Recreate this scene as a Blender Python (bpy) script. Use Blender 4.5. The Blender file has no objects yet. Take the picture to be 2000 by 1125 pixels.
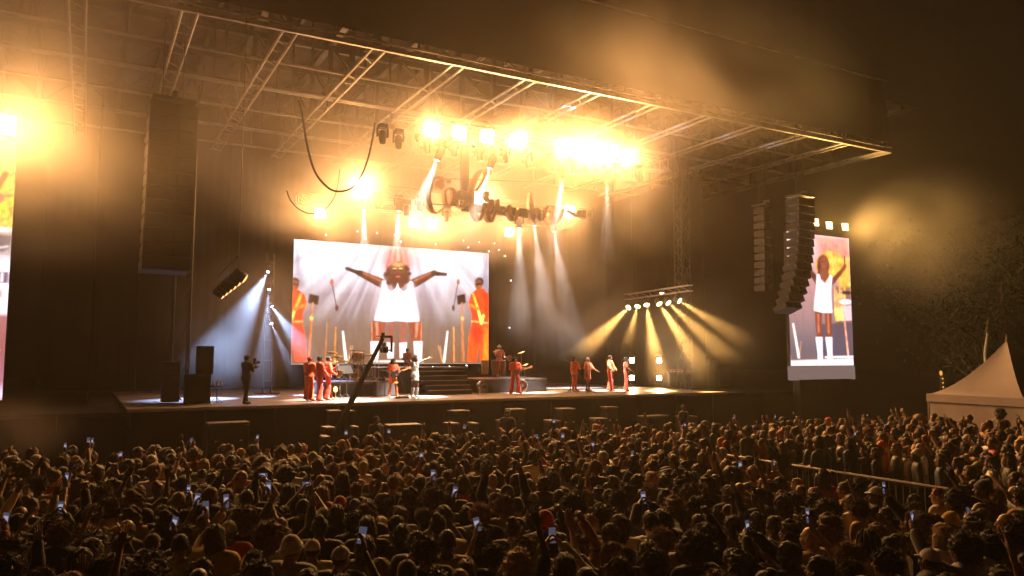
import bpy, math, random
import numpy as np
from mathutils import Vector, Matrix

# ------------------------------------------------------------------ camera, world, exposure
scene = bpy.context.scene
COL = scene.collection
R = math.radians
YAW, PITCH, FPX = R(29.0), R(5.12), 1500.0
EYE = Vector((0.0, 0.0, 3.55))

cam_data = bpy.data.cameras.new("camera")
cam_data.sensor_width = 36.0
cam_data.lens = FPX / 2000.0 * 36.0
cam_data.clip_start = 0.1
cam_data.clip_end = 1000.0
cam = bpy.data.objects.new("camera", cam_data)
cam.location = EYE
cam.rotation_euler = (R(90) + PITCH, 0.0, -YAW)
COL.objects.link(cam)
scene.camera = cam

world = bpy.data.worlds.new("World")
scene.world = world
world.use_nodes = True
wn = world.node_tree
sky = wn.nodes.new("ShaderNodeTexSky")
sky.sky_type = 'NISHITA'
sky.sun_disc = False
sky.sun_elevation = R(-3.0)
sky.sun_rotation = R(200)
bg = wn.nodes["Background"]
wn.links.new(sky.outputs[0], bg.inputs[0])
bg.inputs[1].default_value = 0.01

scene.view_settings.view_transform = 'Standard'
scene.view_settings.look = 'None'
scene.view_settings.exposure = 0.35
scene.view_settings.gamma = 1.0
scene.cycles.use_denoising = True
scene.cycles.max_bounces = 5
scene.cycles.diffuse_bounces = 2
scene.cycles.glossy_bounces = 2
scene.cycles.transmission_bounces = 2
scene.cycles.volume_bounces = 3
scene.cycles.sample_clamp_indirect = 3.0
scene.cycles.sample_clamp_direct = 0.0
scene.cycles.use_light_tree = True
scene.cycles.use_adaptive_sampling = True
scene.cycles.adaptive_threshold = 0.05
scene.cycles.adaptive_min_samples = 24
scene.cycles.caustics_reflective = False
scene.cycles.caustics_refractive = False
scene.render.use_persistent_data = False

# ------------------------------------------------------------------ surveying: a sight line from the tripod to a known plane
_F = Vector((math.sin(YAW) * math.cos(PITCH), math.cos(YAW) * math.cos(PITCH), math.sin(PITCH)))
_R = Vector((math.cos(YAW), -math.sin(YAW), 0.0))
_U = _R.cross(_F)

def ray(px, py):
    return _F + _R * ((px - 1000.0) / FPX) + _U * ((562.5 - py) / FPX)
def atY(px, py, y):
    d = ray(px, py); return EYE + d * (y / d.y)
def atX(px, py, x):
    d = ray(px, py); return EYE + d * (x / d.x)
def atZ(px, py, z):
    d = ray(px, py); return EYE + d * ((z - EYE.z) / d.z)
def atD(px, py, dist):
    return EYE + ray(px, py) * dist

# ------------------------------------------------------------------ mesh helpers
def V(*a):
    return Vector(a)

class MB:
    """collects simple shapes; build() links them as one mesh object"""
    def __init__(self, origin=None):
        self.v, self.f, self.o = [], [], Vector(origin) if origin is not None else Vector((0, 0, 0))
    def add(self, verts, faces):
        n = len(self.v)
        self.v += [tuple(Vector(p) - self.o) for p in verts]
        self.f += [tuple(i + n for i in q) for q in faces]
        return self
    def box(self, c, s, rot=None):
        c = Vector(c); hx, hy, hz = s[0] / 2, s[1] / 2, s[2] / 2
        p = [Vector((x, y, z)) for x in (-hx, hx) for y in (-hy, hy) for z in (-hz, hz)]
        if rot is not None: p = [rot @ q for q in p]
        return self.add([c + q for q in p], [(0, 1, 3, 2), (4, 6, 7, 5), (0, 4, 5, 1), (2, 3, 7, 6), (0, 2, 6, 4), (1, 5, 7, 3)])
    def bbox(self, c, s, b=0.02, rot=None):
        """box with chamfered vertical and horizontal edges"""
        c = Vector(c); hx, hy, hz = s[0] / 2, s[1] / 2, s[2] / 2
        b = min(b, hx * .9, hy * .9, hz * .9)
        idx, vs = {}, []
        for sx in (-1, 1):
            for sy in (-1, 1):
                for sz in (-1, 1):
                    for a, q in enumerate(((hx, hy - b, hz - b), (hx - b, hy, hz - b), (hx - b, hy - b, hz))):
                        idx[(sx, sy, sz, a)] = len(vs); vs.append(Vector((sx * q[0], sy * q[1], sz * q[2])))
        fs = []
        def g(*k): return idx[k]
        for s in (-1, 1):
            fs.append((g(s, -1, -1, 0), g(s, 1, -1, 0), g(s, 1, 1, 0), g(s, -1, 1, 0)))
            fs.append((g(-1, s, -1, 1), g(1, s, -1, 1), g(1, s, 1, 1), g(-1, s, 1, 1)))
            fs.append((g(-1, -1, s, 2), g(1, -1, s, 2), g(1, 1, s, 2), g(-1, 1, s, 2)))
            for t in (-1, 1):
                fs.append((g(s, t, -1, 0), g(s, t, 1, 0), g(s, t, 1, 1), g(s, t, -1, 1)))
                fs.append((g(s, -1, t, 0), g(s, 1, t, 0), g(s, 1, t, 2), g(s, -1, t, 2)))
                fs.append((g(-1, s, t, 1), g(1, s, t, 1), g(1, s, t, 2), g(-1, s, t, 2)))
                for u in (-1, 1):
                    fs.append((g(s, t, u, 0), g(s, t, u, 1), g(s, t, u, 2)))
        if rot is not None: vs = [rot @ q for q in vs]
        return self.add([c + q for q in vs], fs)
    def tube(self, a, b, r, r2=None, n=8, cap=True):
        a, b = Vector(a), Vector(b); r2 = r if r2 is None else r2
        d = (b - a).normalized(); u = d.orthogonal().normalized(); w = d.cross(u)
        vs = []
        for p, q in ((a, r), (b, r2)):
            for i in range(n):
                t = 2 * math.pi * i / n
                vs.append(p + u * (q * math.cos(t)) + w * (q * math.sin(t)))
        fs = [(i, (i + 1) % n, n + (i + 1) % n, n + i) for i in range(n)]
        if cap: fs += [tuple(range(n - 1, -1, -1)), tuple(range(n, 2 * n))]
        return self.add(vs, fs)
    def path(self, pts, r, n=6):
        pts = [Vector(p) for p in pts]; vs, fs = [], []
        up = None
        for i, p in enumerate(pts):
            d = (pts[min(i + 1, len(pts) - 1)] - pts[max(i - 1, 0)]).normalized()
            u = d.orthogonal().normalized() if up is None else (up - d * up.dot(d)).normalized()
            up = u; w = d.cross(u); q = r[i] if isinstance(r, (list, tuple)) else r
            for k in range(n):
                t = 2 * math.pi * k / n
                vs.append(p + u * (q * math.cos(t)) + w * (q * math.sin(t)))
        for i in range(len(pts) - 1):
            for k in range(n):
                fs.append((i * n + k, i * n + (k + 1) % n, (i + 1) * n + (k + 1) % n, (i + 1) * n + k))
        fs += [tuple(range(n - 1, -1, -1)), tuple(range((len(pts) - 1) * n, len(pts) * n))]
        return self.add(vs, fs)
    def lathe(self, prof, c=(0, 0, 0), n=16, rot=None):
        """prof: list of (radius, z); turned round z, then rotated and moved"""
        c = Vector(c); vs, fs = [], []
        for (r, z) in prof:
            for i in range(n):
                t = 2 * math.pi * i / n
                vs.append(Vector((r * math.cos(t), r * math.sin(t), z)))
        for j in range(len(prof) - 1):
            for i in range(n):
                fs.append((j * n + i, j * n + (i + 1) % n, (j + 1) * n + (i + 1) % n, (j + 1) * n + i))
        fs += [tuple(range(n - 1, -1, -1)), tuple(range((len(prof) - 1) * n, len(prof) * n))]
        if rot is not None: vs = [rot @ q for q in vs]
        return self.add([c + q for q in vs], fs)
    def prism(self, poly, axis, d0, d1):
        """polygon in a plane across `axis` (0,1,2), extruded from d0 to d1"""
        o = [(1, 2), (0, 2), (0, 1)][axis]; vs = []
        for d in (d0, d1):
            for p in poly:
                q = [0, 0, 0]; q[axis] = d; q[o[0]] = p[0]; q[o[1]] = p[1]; vs.append(Vector(q))
        n = len(poly)
        return self.add(vs, [tuple(range(n)), tuple(range(2 * n - 1, n - 1, -1))] + [(i, n + i, n + (i + 1) % n, (i + 1) % n) for i in range(n)])
    def mesh(self, name, smooth=False):
        m = bpy.data.meshes.new(name); m.from_pydata(self.v, [], self.f); m.update()
        if smooth: m.shade_smooth()
        return m
    def build(self, name, mat, parent=None, smooth=False):
        return link(name, self.mesh(name, smooth), mat, parent)

def link(name, mesh, mat=None, parent=None):
    o = bpy.data.objects.new(name, mesh)
    if mat is not None and len(mesh.materials) == 0: mesh.materials.append(mat)
    COL.objects.link(o)
    if parent is not None: o.parent = parent
    return o

def tag(o, label, cat, group=None):
    o["label"] = label; o["category"] = cat
    if group: o["group"] = group
    return o
def thing(name, label, cat, loc=(0, 0, 0), rz=0.0, group=None):
    o = bpy.data.objects.new(name, None); o.empty_display_size = 0.2
    COL.objects.link(o); o.location = loc; o.rotation_euler = (0, 0, rz)
    return tag(o, label, cat, group)
def struct(o, kind="structure"):
    o["kind"] = kind; return o
def copy_tree(o, parent=None):
    c = o.copy(); COL.objects.link(c); c.parent = parent
    for ch in o.children:
        copy_tree(ch, c)
    return c
def lamp(kind, name, parent, loc, direction, energy, color, **kw):
    L = bpy.data.lights.new(name, kind); L.energy = energy; L.color = color
    for k, v in kw.items(): setattr(L, k, v)
    o = bpy.data.objects.new(name, L); COL.objects.link(o); o.parent = parent
    o.location = loc
    o.rotation_euler = Vector(direction).to_track_quat('-Z', 'Y').to_euler()
    return o

# ------------------------------------------------------------------ materials
MATS = {}
def mat(name, col, rough=0.6, metal=0.0, noise=0.0, scale=6.0, bump=0.0, spec=0.5, coat=0.0, sheen=0.0):
    if name in MATS: return MATS[name]
    m = bpy.data.materials.new(name); m.use_nodes = True
    nt = m.node_tree; b = nt.nodes["Principled BSDF"]
    b.inputs["Base Color"].default_value = (*col, 1); b.inputs["Roughness"].default_value = rough
    b.inputs["Metallic"].default_value = metal; b.inputs["Specular IOR Level"].default_value = spec
    b.inputs["Coat Weight"].default_value = coat; b.inputs["Sheen Weight"].default_value = sheen
    if noise > 0 or bump > 0:
        tc = nt.nodes.new("ShaderNodeTexCoord"); n = nt.nodes.new("ShaderNodeTexNoise")
        n.inputs["Scale"].default_value = scale; n.inputs["Detail"].default_value = 5
        nt.links.new(tc.outputs["Object"], n.inputs["Vector"])
        if noise > 0:
            r = nt.nodes.new("ShaderNodeMapRange"); r.inputs[1].default_value = 0.3; r.inputs[2].default_value = 0.7
            r.inputs[3].default_value = 1 - noise; r.inputs[4].default_value = 1 + noise
            mx = nt.nodes.new("ShaderNodeVectorMath"); mx.operation = 'SCALE'
            mx.inputs[0].default_value = col
            nt.links.new(n.outputs[0], r.inputs[0]); nt.links.new(r.outputs[0], mx.inputs["Scale"])
            nt.links.new(mx.outputs[0], b.inputs["Base Color"])
        if bump > 0:
            bp = nt.nodes.new("ShaderNodeBump"); bp.inputs["Strength"].default_value = bump; bp.inputs["Distance"].default_value = 0.02
            nt.links.new(n.outputs[0], bp.inputs["Height"]); nt.links.new(bp.outputs[0], b.inputs["Normal"])
    MATS[name] = m
    return m
def glow(name, col, strength, sampled=False):
    if name in MATS: return MATS[name]
    m = bpy.data.materials.new(name); m.use_nodes = True
    nt = m.node_tree; nt.nodes.clear()
    e = nt.nodes.new("ShaderNodeEmission"); e.inputs[0].default_value = (*col, 1); e.inputs[1].default_value = strength
    o = nt.nodes.new("ShaderNodeOutputMaterial"); nt.links.new(e.outputs[0], o.inputs[0])
    m.cycles.emission_sampling = 'FRONT' if sampled else 'NONE'
    MATS[name] = m
    return m
def objcol(name, rough=0.7, noise=0.25, scale=30.0, bump=0.0, sheen=0.0, spec=0.4):
    """material whose colour is the object's own colour"""
    m = mat(name, (1, 1, 1), rough, 0, 0, scale, bump, spec, 0, sheen)
    nt = m.node_tree; b = nt.nodes["Principled BSDF"]
    oi = nt.nodes.new("ShaderNodeObjectInfo")
    tc = nt.nodes.new("ShaderNodeTexCoord"); n = nt.nodes.new("ShaderNodeTexNoise")
    n.inputs["Scale"].default_value = scale; n.inputs["Detail"].default_value = 3
    r = nt.nodes.new("ShaderNodeMapRange"); r.inputs[1].default_value = 0.3; r.inputs[2].default_value = 0.7
    r.inputs[3].default_value = 1 - noise; r.inputs[4].default_value = 1 + noise
    mx = nt.nodes.new("ShaderNodeVectorMath"); mx.operation = 'SCALE'
    nt.links.new(tc.outputs["Object"], n.inputs["Vector"]); nt.links.new(n.outputs[0], r.inputs[0])
    nt.links.new(r.outputs[0], mx.inputs["Scale"]); nt.links.new(oi.outputs["Color"], mx.inputs[0])
    nt.links.new(mx.outputs[0], b.inputs["Base Color"])
    return m
def attrcol(name, attr, emit=0.0, rough=0.7):
    m = bpy.data.materials.new(name); m.use_nodes = True
    nt = m.node_tree; b = nt.nodes["Principled BSDF"]; b.inputs["Roughness"].default_value = rough
    a = nt.nodes.new("ShaderNodeAttribute"); a.attribute_name = attr
    if emit > 0:
        b.inputs["Base Color"].default_value = (0.01, 0.01, 0.01, 1)
        nt.links.new(a.outputs["Color"], b.inputs["Emission Color"]); b.inputs["Emission Strength"].default_value = emit
        m.cycles.emission_sampling = 'NONE'
    else:
        nt.links.new(a.outputs["Color"], b.inputs["Base Color"])
    return m

M_black = mat("black_paint", (0.018, 0.017, 0.016), 0.55, 0, 0.3, 3)
M_steel = mat("galvanised_steel", (0.32, 0.31, 0.30), 0.42, 0.6, 0.25, 4)
M_alu = mat("aluminium", (0.55, 0.54, 0.52), 0.35, 0.8, 0.15, 6)
M_darksteel = mat("dark_steel", (0.05, 0.048, 0.045), 0.45, 0.5, 0.2, 5)
M_drape = mat("black_drape", (0.0035, 0.003, 0.003), 1.0, 0, 0, 2, 0, 0.0)
M_rubber = mat("black_rubber", (0.015, 0.015, 0.015), 0.7)
M_case = mat("black_plastic", (0.010, 0.010, 0.0105), 0.5, 0, 0.2, 12)
WARM = (1.0, 0.465, 0.135)
AMBER = (1.0, 0.55, 0.14)
COOL = (0.62, 0.74, 1.0)
# ------------------------------------------------------------------ ground and stage body
DECK_Z, DECK_Y0, DECK_Y1 = 1.83, 28.4, 43.2
ROOF_Z, ROOF_TOP, ROOF_Y0, ROOF_Y1 = 14.7, 17.6, 26.0, 43.6
ROOF_X0, ROOF_X1 = -7.2, 37.9

M_ground = mat("trodden_asphalt", (0.045, 0.042, 0.038), 0.85, 0, 0.4, 0.6, 0.5)
g = MB().add([(-140, -120, 0), (160, -120, 0), (160, 160, 0), (-140, 160, 0)], [(0, 1, 2, 3)]).build("ground", M_ground)
struct(g)

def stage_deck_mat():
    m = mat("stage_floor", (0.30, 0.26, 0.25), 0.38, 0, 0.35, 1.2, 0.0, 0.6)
    return m
deck = thing("stage", "wide black stage platform with shiny floor, in front of the large screen", "stage", (15, DECK_Y0, 0))
o0 = deck.location
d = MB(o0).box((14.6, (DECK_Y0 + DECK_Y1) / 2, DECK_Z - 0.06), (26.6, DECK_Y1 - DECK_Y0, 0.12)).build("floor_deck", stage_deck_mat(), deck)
MB(o0).box((14.6, DECK_Y0 - 0.03, DECK_Z - 0.05), (26.6, 0.05, 0.09)).build("edge_trim", mat("edge_trim", (0.5, 0.47, 0.45), 0.4, 0.4), deck)
k = 0
x = 1.4
while x < 27.8:
    MB(o0).box((x + 1.16, DECK_Y0 + 0.12, 0.87), (2.30, 0.05, 1.72)).build("skirt_panel", M_drape, deck)
    MB(o0).box((x - 0.005, DECK_Y0 + 0.085, 0.87), (0.05, 0.04, 1.70)).build("skirt_batten", M_darksteel, deck)
    x += 2.33
MB(o0).box((14.6, DECK_Y1 - .2, 0.87), (26.6, 0.1, 1.7)).build("rear_skirt", M_drape, deck)
# side wings, darker and a step lower
for (cx, w, lab) in ((-2.7, 8.0, "dark low wing platform at the left end of the stage"), (31.6, 7.2, "dark low wing platform at the right end of the stage")):
    t = thing("stage_wing", lab, "platform", (cx, 33, 0))
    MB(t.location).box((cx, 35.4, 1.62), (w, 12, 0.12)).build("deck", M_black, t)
    for i in range(4):
        MB(t.location).box((cx - w / 2 + w * (i + .5) / 4, 29.5, 0.77), (w / 4 - .02, 0.05, 1.56)).build("skirt_panel", M_drape, t)

# back drape: pleated black cloth behind everything
def pleats(x0, x1, y, z0, z1, n, amp, axis='x'):
    vs, fs = [], []
    for i in range(n + 1):
        t = x0 + (x1 - x0) * i / n
        a = amp * math.sin(i * 1.35) + amp * .5 * math.sin(i * .37 + 1)
        for z in (z0, z1):
            vs.append((t, y + a, z) if axis == 'x' else (y + a, t, z))
    for i in range(n):
        fs.append((2 * i, 2 * i + 2, 2 * i + 3, 2 * i + 1))
    # thickness
    m = len(vs)
    vs += [(p[0], p[1] + .03, p[2]) if axis == 'x' else (p[0] + .03, p[1], p[2]) for p in vs]
    fs += [tuple(i + m for i in reversed(f)) for f in fs]
    return vs, fs
t = thing("back_drape", "black cloth drape hanging across the back of the stage", "drape", (15, 43.4, 1.8))
for i in range(8):
    a = -2 + i * 4.3
    MB(t.location).add(*pleats(a, a + 4.28, 43.45, 1.9, 15.2, 40, .006)).build("curtain", M_drape, t, True)
for sx, lab in ((0.2, "black side drape masking the left wing of the stage"), (31.4, "black side drape masking the right wing of the stage")):
    t = thing("side_drape", lab, "drape", (sx, 38, 1.8))
    for i in range(3):
        MB(t.location).add(*pleats(33.6 + i * 3.2, 33.6 + i * 3.2 + 3.15, sx, 1.75, 14.2, 30, .006, 'y')).build("curtain", M_drape, t, True)

# ------------------------------------------------------------------ roof
roof = thing("stage_roof", "steel truss roof with corrugated sheets over the stage", "roof", (15.3, 35, ROOF_Z))
ro = roof.location
M_roofsteel = mat("roof_steel", (0.38, 0.35, 0.31), 0.5, 0.35, 0.3, 2)
M_roofdark = mat("roof_steel_dark", (0.11, 0.10, 0.09), 0.55, 0.3, 0.3, 2)
BX = [-7.0 + 3.2 * i for i in range(15)]     # depth beams
BX = [x - 0.1 for x in BX]
PY = [26.15, 29.3, 32.5, 35.7, 38.9, 42.1]   # cross chords
half = MB(); half.tube((-.24, 0, 0), (-.24, ROOF_Y1 - ROOF_Y0, 0), .055, n=6); half.tube((.24, 0, 0), (.24, ROOF_Y1 - ROOF_Y0, 0), .055, n=6)
for i in range(0, 18):
    half.tube((-.24, i, 0), (.24, i + .5 if i % 2 else i, 0), .02, n=4)
m_lower = half.mesh("beam_lower"); m_lower.materials.append(M_roofsteel)
up = MB(); up.box((0, (ROOF_Y1 - ROOF_Y0) / 2, 0), (.28, ROOF_Y1 - ROOF_Y0, .34))
m_upper = up.mesh("beam_upper"); m_upper.materials.append(M_roofdark)
lat = MB()
for i in range(0, 6):
    lat.box((0, 0.14 + i * 3.18, 1.28), (.18, .18, 2.5))
    if i < 5:
        lat.tube((0, .14 + i * 3.18, .05), (0, .14 + (i + 1) * 3.18, 2.5), .04, n=4)
m_lat = lat.mesh("web"); m_lat.materials.append(M_roofdark)
for x in BX + [ROOF_X1]:
    b = link("roof_beam", m_lower, None, roof); b.location = (x - ro.x, ROOF_Y0 - ro.y, 0)
    c = link("top_chord", m_upper, None, b); c.location = (0, 0, 2.62)
    c = link("web", m_lat, None, b); c.location = (0, 0, 0)
sec = MB(); sec.box((0, (ROOF_Y1 - ROOF_Y0) / 2, 0), (.14, ROOF_Y1 - ROOF_Y0, .2))
m_sec = sec.mesh("rafter"); m_sec.materials.append(M_roofdark)
for x in BX:
    c = link("rafter", m_sec, None, roof); c.location = (x + 1.6 - ro.x, ROOF_Y0 - ro.y, 2.72)
L = ROOF_X1 - ROOF_X0
for i, y in enumerate(PY):
    dbl = i in (0, 2, 4)
    m = MB()
    for dy in ((-.12, .12) if dbl else (0,)):
        m.tube((ROOF_X0 - ro.x, y + dy - ro.y, .09), (ROOF_X1 - ro.x, y + dy - ro.y, .09), .05 if dbl else .06, n=6)
    m.build("cross_chord", M_roofsteel, roof)
    MB().box(((ROOF_X0 + ROOF_X1) / 2 - ro.x, y + .05 - ro.y, 2.36), (L, .2, .26)).build("upper_cross_beam", M_roofdark, roof)
    q = MB()
    for x in BX[1:]:
        q.tube((x - .2 - ro.x, y - ro.y, 2.3), (x - 1.6 - ro.x, y - ro.y, 1.0), .03, n=4)
        q.tube((x - 1.6 - ro.x, y - ro.y, 1.0), (x - 3.0 - ro.x, y - ro.y, 2.3), .03, n=4)
        q.tube((x - 1.6 - ro.x, y - ro.y, .1), (x - 1.6 - ro.x, y - ro.y, 2.3), .05, n=6)
    q.build("lattice", M_roofdark, roof)
# edge beam along the front: two slim rails
MB().box(((ROOF_X0 + ROOF_X1) / 2 - ro.x, ROOF_Y0 - .1 - ro.y, .0), (L + .3, .10, .16)).build("front_rail", M_roofsteel, roof)
MB().box(((ROOF_X0 + ROOF_X1) / 2 - ro.x, ROOF_Y0 - .12 - ro.y, .22), (L + .3, .08, .07)).build("front_rail", M_roofsteel, roof)
MB().tube((ROOF_X1 + .1 - ro.x, ROOF_Y0 - .1 - ro.y, 0), (ROOF_X1 + .1 - ro.x, ROOF_Y1 - ro.y, 0), .09, n=6).build("side_rail", M_roofsteel, roof)
# corrugated sheets, ribs along X
NC = 30
prof = []
ysheet = 2.9
for i in range(NC * 2 + 1):
    prof.append((i * ysheet / (NC * 2), 0.05 if (i % 2) else -0.02))
vs, fs = [], []
for (yy, zz) in prof:
    vs += [(0, yy, zz), (3.16, yy, zz)]
for i in range(len(prof) - 1):
    fs.append((2 * i, 2 * i + 1, 2 * i + 3, 2 * i + 2))
n = len(vs)
vs += [(p[0], p[1], p[2] + .02) for p in vs]; fs += [tuple(j + n for j in reversed(f)) for f in fs]
m_sheet = bpy.data.meshes.new("roof_sheet"); m_sheet.from_pydata(vs, [], fs); m_sheet.update()
m_sheet.materials.append(mat("corrugated_sheet", (0.22, 0.17, 0.15), 0.45, 0.25, 0.2, 1.0))
for x in BX:
    for j in range(6):
        c = link("roof_sheet", m_sheet, None, roof); c.location = (x + .02 - ro.x, ROOF_Y0 + .15 + j * 2.91 - ro.y, 2.95)
# dark fascia cloth above the front edge
fas = thing("roof_fascia", "dark cloth fascia with thin top rail above the roof front edge", "fascia", (15.3, ROOF_Y0, ROOF_Z + .4))
fo = fas.location
for i in range(3):
    MB(fo).box((ROOF_X0 + 7.515 + 15.03 * i, ROOF_Y0 - .05, ROOF_Z + 2.2), (15.028, .04, 3.4)).build("cloth_panel", M_drape, fas)
MB(fo).tube((ROOF_X0, ROOF_Y0 - .1, 18.62), (ROOF_X1, ROOF_Y0 - .1, 18.62), .05, n=6).build("top_rail", M_roofsteel, fas)
# roof towers
def tower(x, y, z1, lab):
    t = thing("roof_tower", lab, "tower", (x, y, 0))
    for sx in (-.3, .3):
        for sy in (-.3, .3):
            MB().tube((sx, sy, 0), (sx, sy, z1), .05, n=6).build("leg", M_darksteel, t)
    q = MB()
    for i in range(int(z1 / .8)):
        z = i * .8
        s = 1 if i % 2 else -1
        q.tube((-.3 * s, -.3, z), (.3 * s, -.3, z + .8), .025, n=4); q.tube((-.3 * s, .3, z), (.3 * s, .3, z + .8), .025, n=4)
        q.tube((-.3, -.3 * s, z), (-.3, .3 * s, z + .8), .025, n=4); q.tube((.3, -.3 * s, z), (.3, .3 * s, z + .8), .025, n=4)
    q.build("lattice", M_darksteel, t)
tower(3.3, 33.2, ROOF_Z - .1, "dark lattice tower carrying the roof at the stage's left side")
tower(29.3, 33.0, ROOF_Z - .1, "dark lattice tower carrying the roof at the stage's right side")
tower(36.6, 42.5, ROOF_Z - .1, "dark lattice tower at the far right rear corner of the roof")

# ------------------------------------------------------------------ lighting trusses
def box_truss(name, label, x0, x1, y, z, s=.25, bay=.62, group=None):
    t = thing(name, label, "truss", ((x0 + x1) / 2, y, z), 0, group)
    h = (x1 - x0) / 2
    ch = MB().tube((-h, 0, 0), (h, 0, 0), .03, n=6).mesh("chord", True); ch.materials.append(M_alu)
    for dy in (-s, s):
        for dz in (-s, s):
            c = link("chord", ch, None, t); c.location = (0, dy, dz)
    nb = max(2, int(round((x1 - x0) / bay))); w = (x1 - x0) / nb
    br = {}
    for sgn in (1, -1):
        m = MB().tube((0, 0, -s * sgn), (w, 0, s * sgn), .014, n=5).mesh("brace"); m.materials.append(M_alu); br[sgn] = m
    for i in range(nb):
        for dy in (-s, s):
            c = link("brace", br[1 if i % 2 else -1], None, t); c.location = (-h + i * w, dy, 0)
        for dz in (-s, s):
            c = link("brace", br[1 if i % 2 else -1], None, t); c.location = (-h + i * w, 0, dz); c.rotation_euler = (R(90), 0, 0)
    for e in (-h, h):
        q = MB()
        for a, b in (((-s, -s), (s, -s)), ((s, -s), (s, s)), ((s, s), (-s, s)), ((-s, s), (-s, -s))):
            q.tube((e, a[0], a[1]), (e, b[0], b[1]), .025, n=5)
        q.build("end_frame", M_alu, t)
    for i in range(max(2, int((x1 - x0) / 4))):
        xx = -h + (i + .5) * 2 * h / max(2, int((x1 - x0) / 4))
        MB().tube((xx, 0, s), (xx, 0, ROOF_Z - z), .012, n=4).build("hanging_chain", M_darksteel, t)
    return t

YF, YM, YB = 28.7, 36.0, 40.0
pf = atY(843, 252, YF); pm = atY(703, 363, YM); pb = atY(625, 417, YB)
ZF = (atY(843, 252, YF).z + atY(1226, 305, YF).z) / 2
ZM = (atY(703, 363, YM).z + atY(1112, 413, YM).z) / 2
ZB = (atY(625, 417, YB).z + atY(995, 453, YB).z) / 2
XF0 = atY(757, 250, YF).x
box_truss("lighting_truss", "front aluminium truss carrying the brightest row of lamps under the roof", XF0, XF0 + 14.2, YF, ZF - .12, .3)
XM0 = atY(745, 380, YM).x
box_truss("lighting_truss", "middle aluminium truss behind the script sign", XM0, XM0 + 12.5, YM, ZM - .1, .28)
box_truss("lighting_truss", "rear aluminium truss above the top edge of the large screen", pb.x - 1.2, pb.x + 15.5, YB, ZB + .75, .25)

# ------------------------------------------------------------------ lamps
M_cell = glow("blinder_filament", (1.0, 0.84, 0.60), 40.0)
M_cell_dim = glow("lamp_filament_dim", (1.0, 0.62, 0.25), 6.0)
def blinder(p, label, size=.52, energy=500, aim=(-.25, -1, -.32), group="audience blinder lamps", cells=2, color=WARM, rows=None, glowmat=None, spread=150):
    aim = Vector(aim).normalized()
    t = thing("blinder_lamp", label, "stage lamp", p, 0, group)
    rot = aim.to_track_quat('-Y', 'Z').to_matrix()
    rows = rows or cells
    w, h = size, size * rows / cells
    MB().bbox(rot @ V(0, .14, 0), (w + .06, .2, h + .06), .03, rot).build("housing", M_case, t)
    MB().tube(rot @ V(-w / 2 - .06, .1, 0), rot @ V(-w / 2 - .06, .1, 0) + V(0, 0, h / 2 + .16), .015, n=5) \
        .tube(rot @ V(w / 2 + .06, .1, 0), rot @ V(w / 2 + .06, .1, 0) + V(0, 0, h / 2 + .16), .015, n=5) \
        .tube(rot @ V(-w / 2 - .06, .1, 0) + V(0, 0, h / 2 + .16), rot @ V(w / 2 + .06, .1, 0) + V(0, 0, h / 2 + .16), .015, n=5).build("yoke", M_darksteel, t)
    cs = size / cells
    for i in range(cells):
        for j in range(rows):
            c = rot @ V((i - (cells - 1) / 2) * cs, .01, (j - (rows - 1) / 2) * cs)
            MB().bbox(c, (cs * .97, .05, cs * .97), cs * .10, rot).build("lamp_cell", glowmat or M_cell, t)
    if energy > 0:
        lamp('AREA', "lamp_light", t, rot @ V(0, -.08, 0), aim, energy, color, shape='RECTANGLE', size=w, size_y=h, spread=R(spread))
    return t
ORD = ["first", "second", "third", "fourth", "fifth", "sixth", "seventh", "eighth", "ninth", "tenth", "eleventh", "twelfth", "thirteenth", "fourteenth", "fifteenth", "sixteenth",
       "seventeenth", "eighteenth", "nineteenth", "twentieth", "twenty-first", "twenty-second", "twenty-third", "twenty-fourth", "twenty-fifth", "twenty-sixth", "twenty-seventh",
       "twenty-eighth", "twenty-ninth", "thirtieth", "thirty-first", "thirty-second", "thirty-third", "thirty-fourth", "thirty-fifth", "thirty-sixth", "thirty-seventh", "thirty-eighth", "thirty-ninth", "fortieth"]
for i, (px, py, e) in enumerate(((843, 252, 420), (897, 260, 370), (951, 267, 370), (1008, 275, 560), (1100, 288, 680), (1145, 292, 800), (1185, 300, 680), (1226, 305, 480))):
    blinder(atY(px, py, YF - .45), "blazing square blinder lamp, %s from left on the front truss" % ORD[i], .56, e)
for i, (px, py, e) in enumerate(((703, 363, 640), (938, 388, 300), (1112, 413, 540))):
    blinder(atY(px, py, YM - .4), "blazing blinder lamp, %s from left on the middle truss" % ORD[i], .56, e)
for i, (px, py, e) in enumerate(((625, 417, 460), (808, 435, 280), (842, 437, 280), (995, 453, 280))):
    blinder(atY(px, py, YB - .3), "blazing square blinder lamp, %s from left on the rear truss" % ORD[i], .5, e)
LAMP_LEFT = atY(8, 243, 28.6)
blinder(LAMP_LEFT, "blazing lamp on top of the left side screen at the picture's left edge", .62, 380, (.25, -1, -.50), "lamps on the side screens", spread=105)
for i, (px, py) in enumerate(((1593, 434), (1620, 440), (1651, 443))):
    blinder(atY(px, py, 28.6), "small amber twin-row lamp, %s from left above the right side screen" % ORD[i], .42, 430, (-.2, -1, .1), "lamps on the side screens", 2, AMBER, 2, M_cell_dim)
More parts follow.
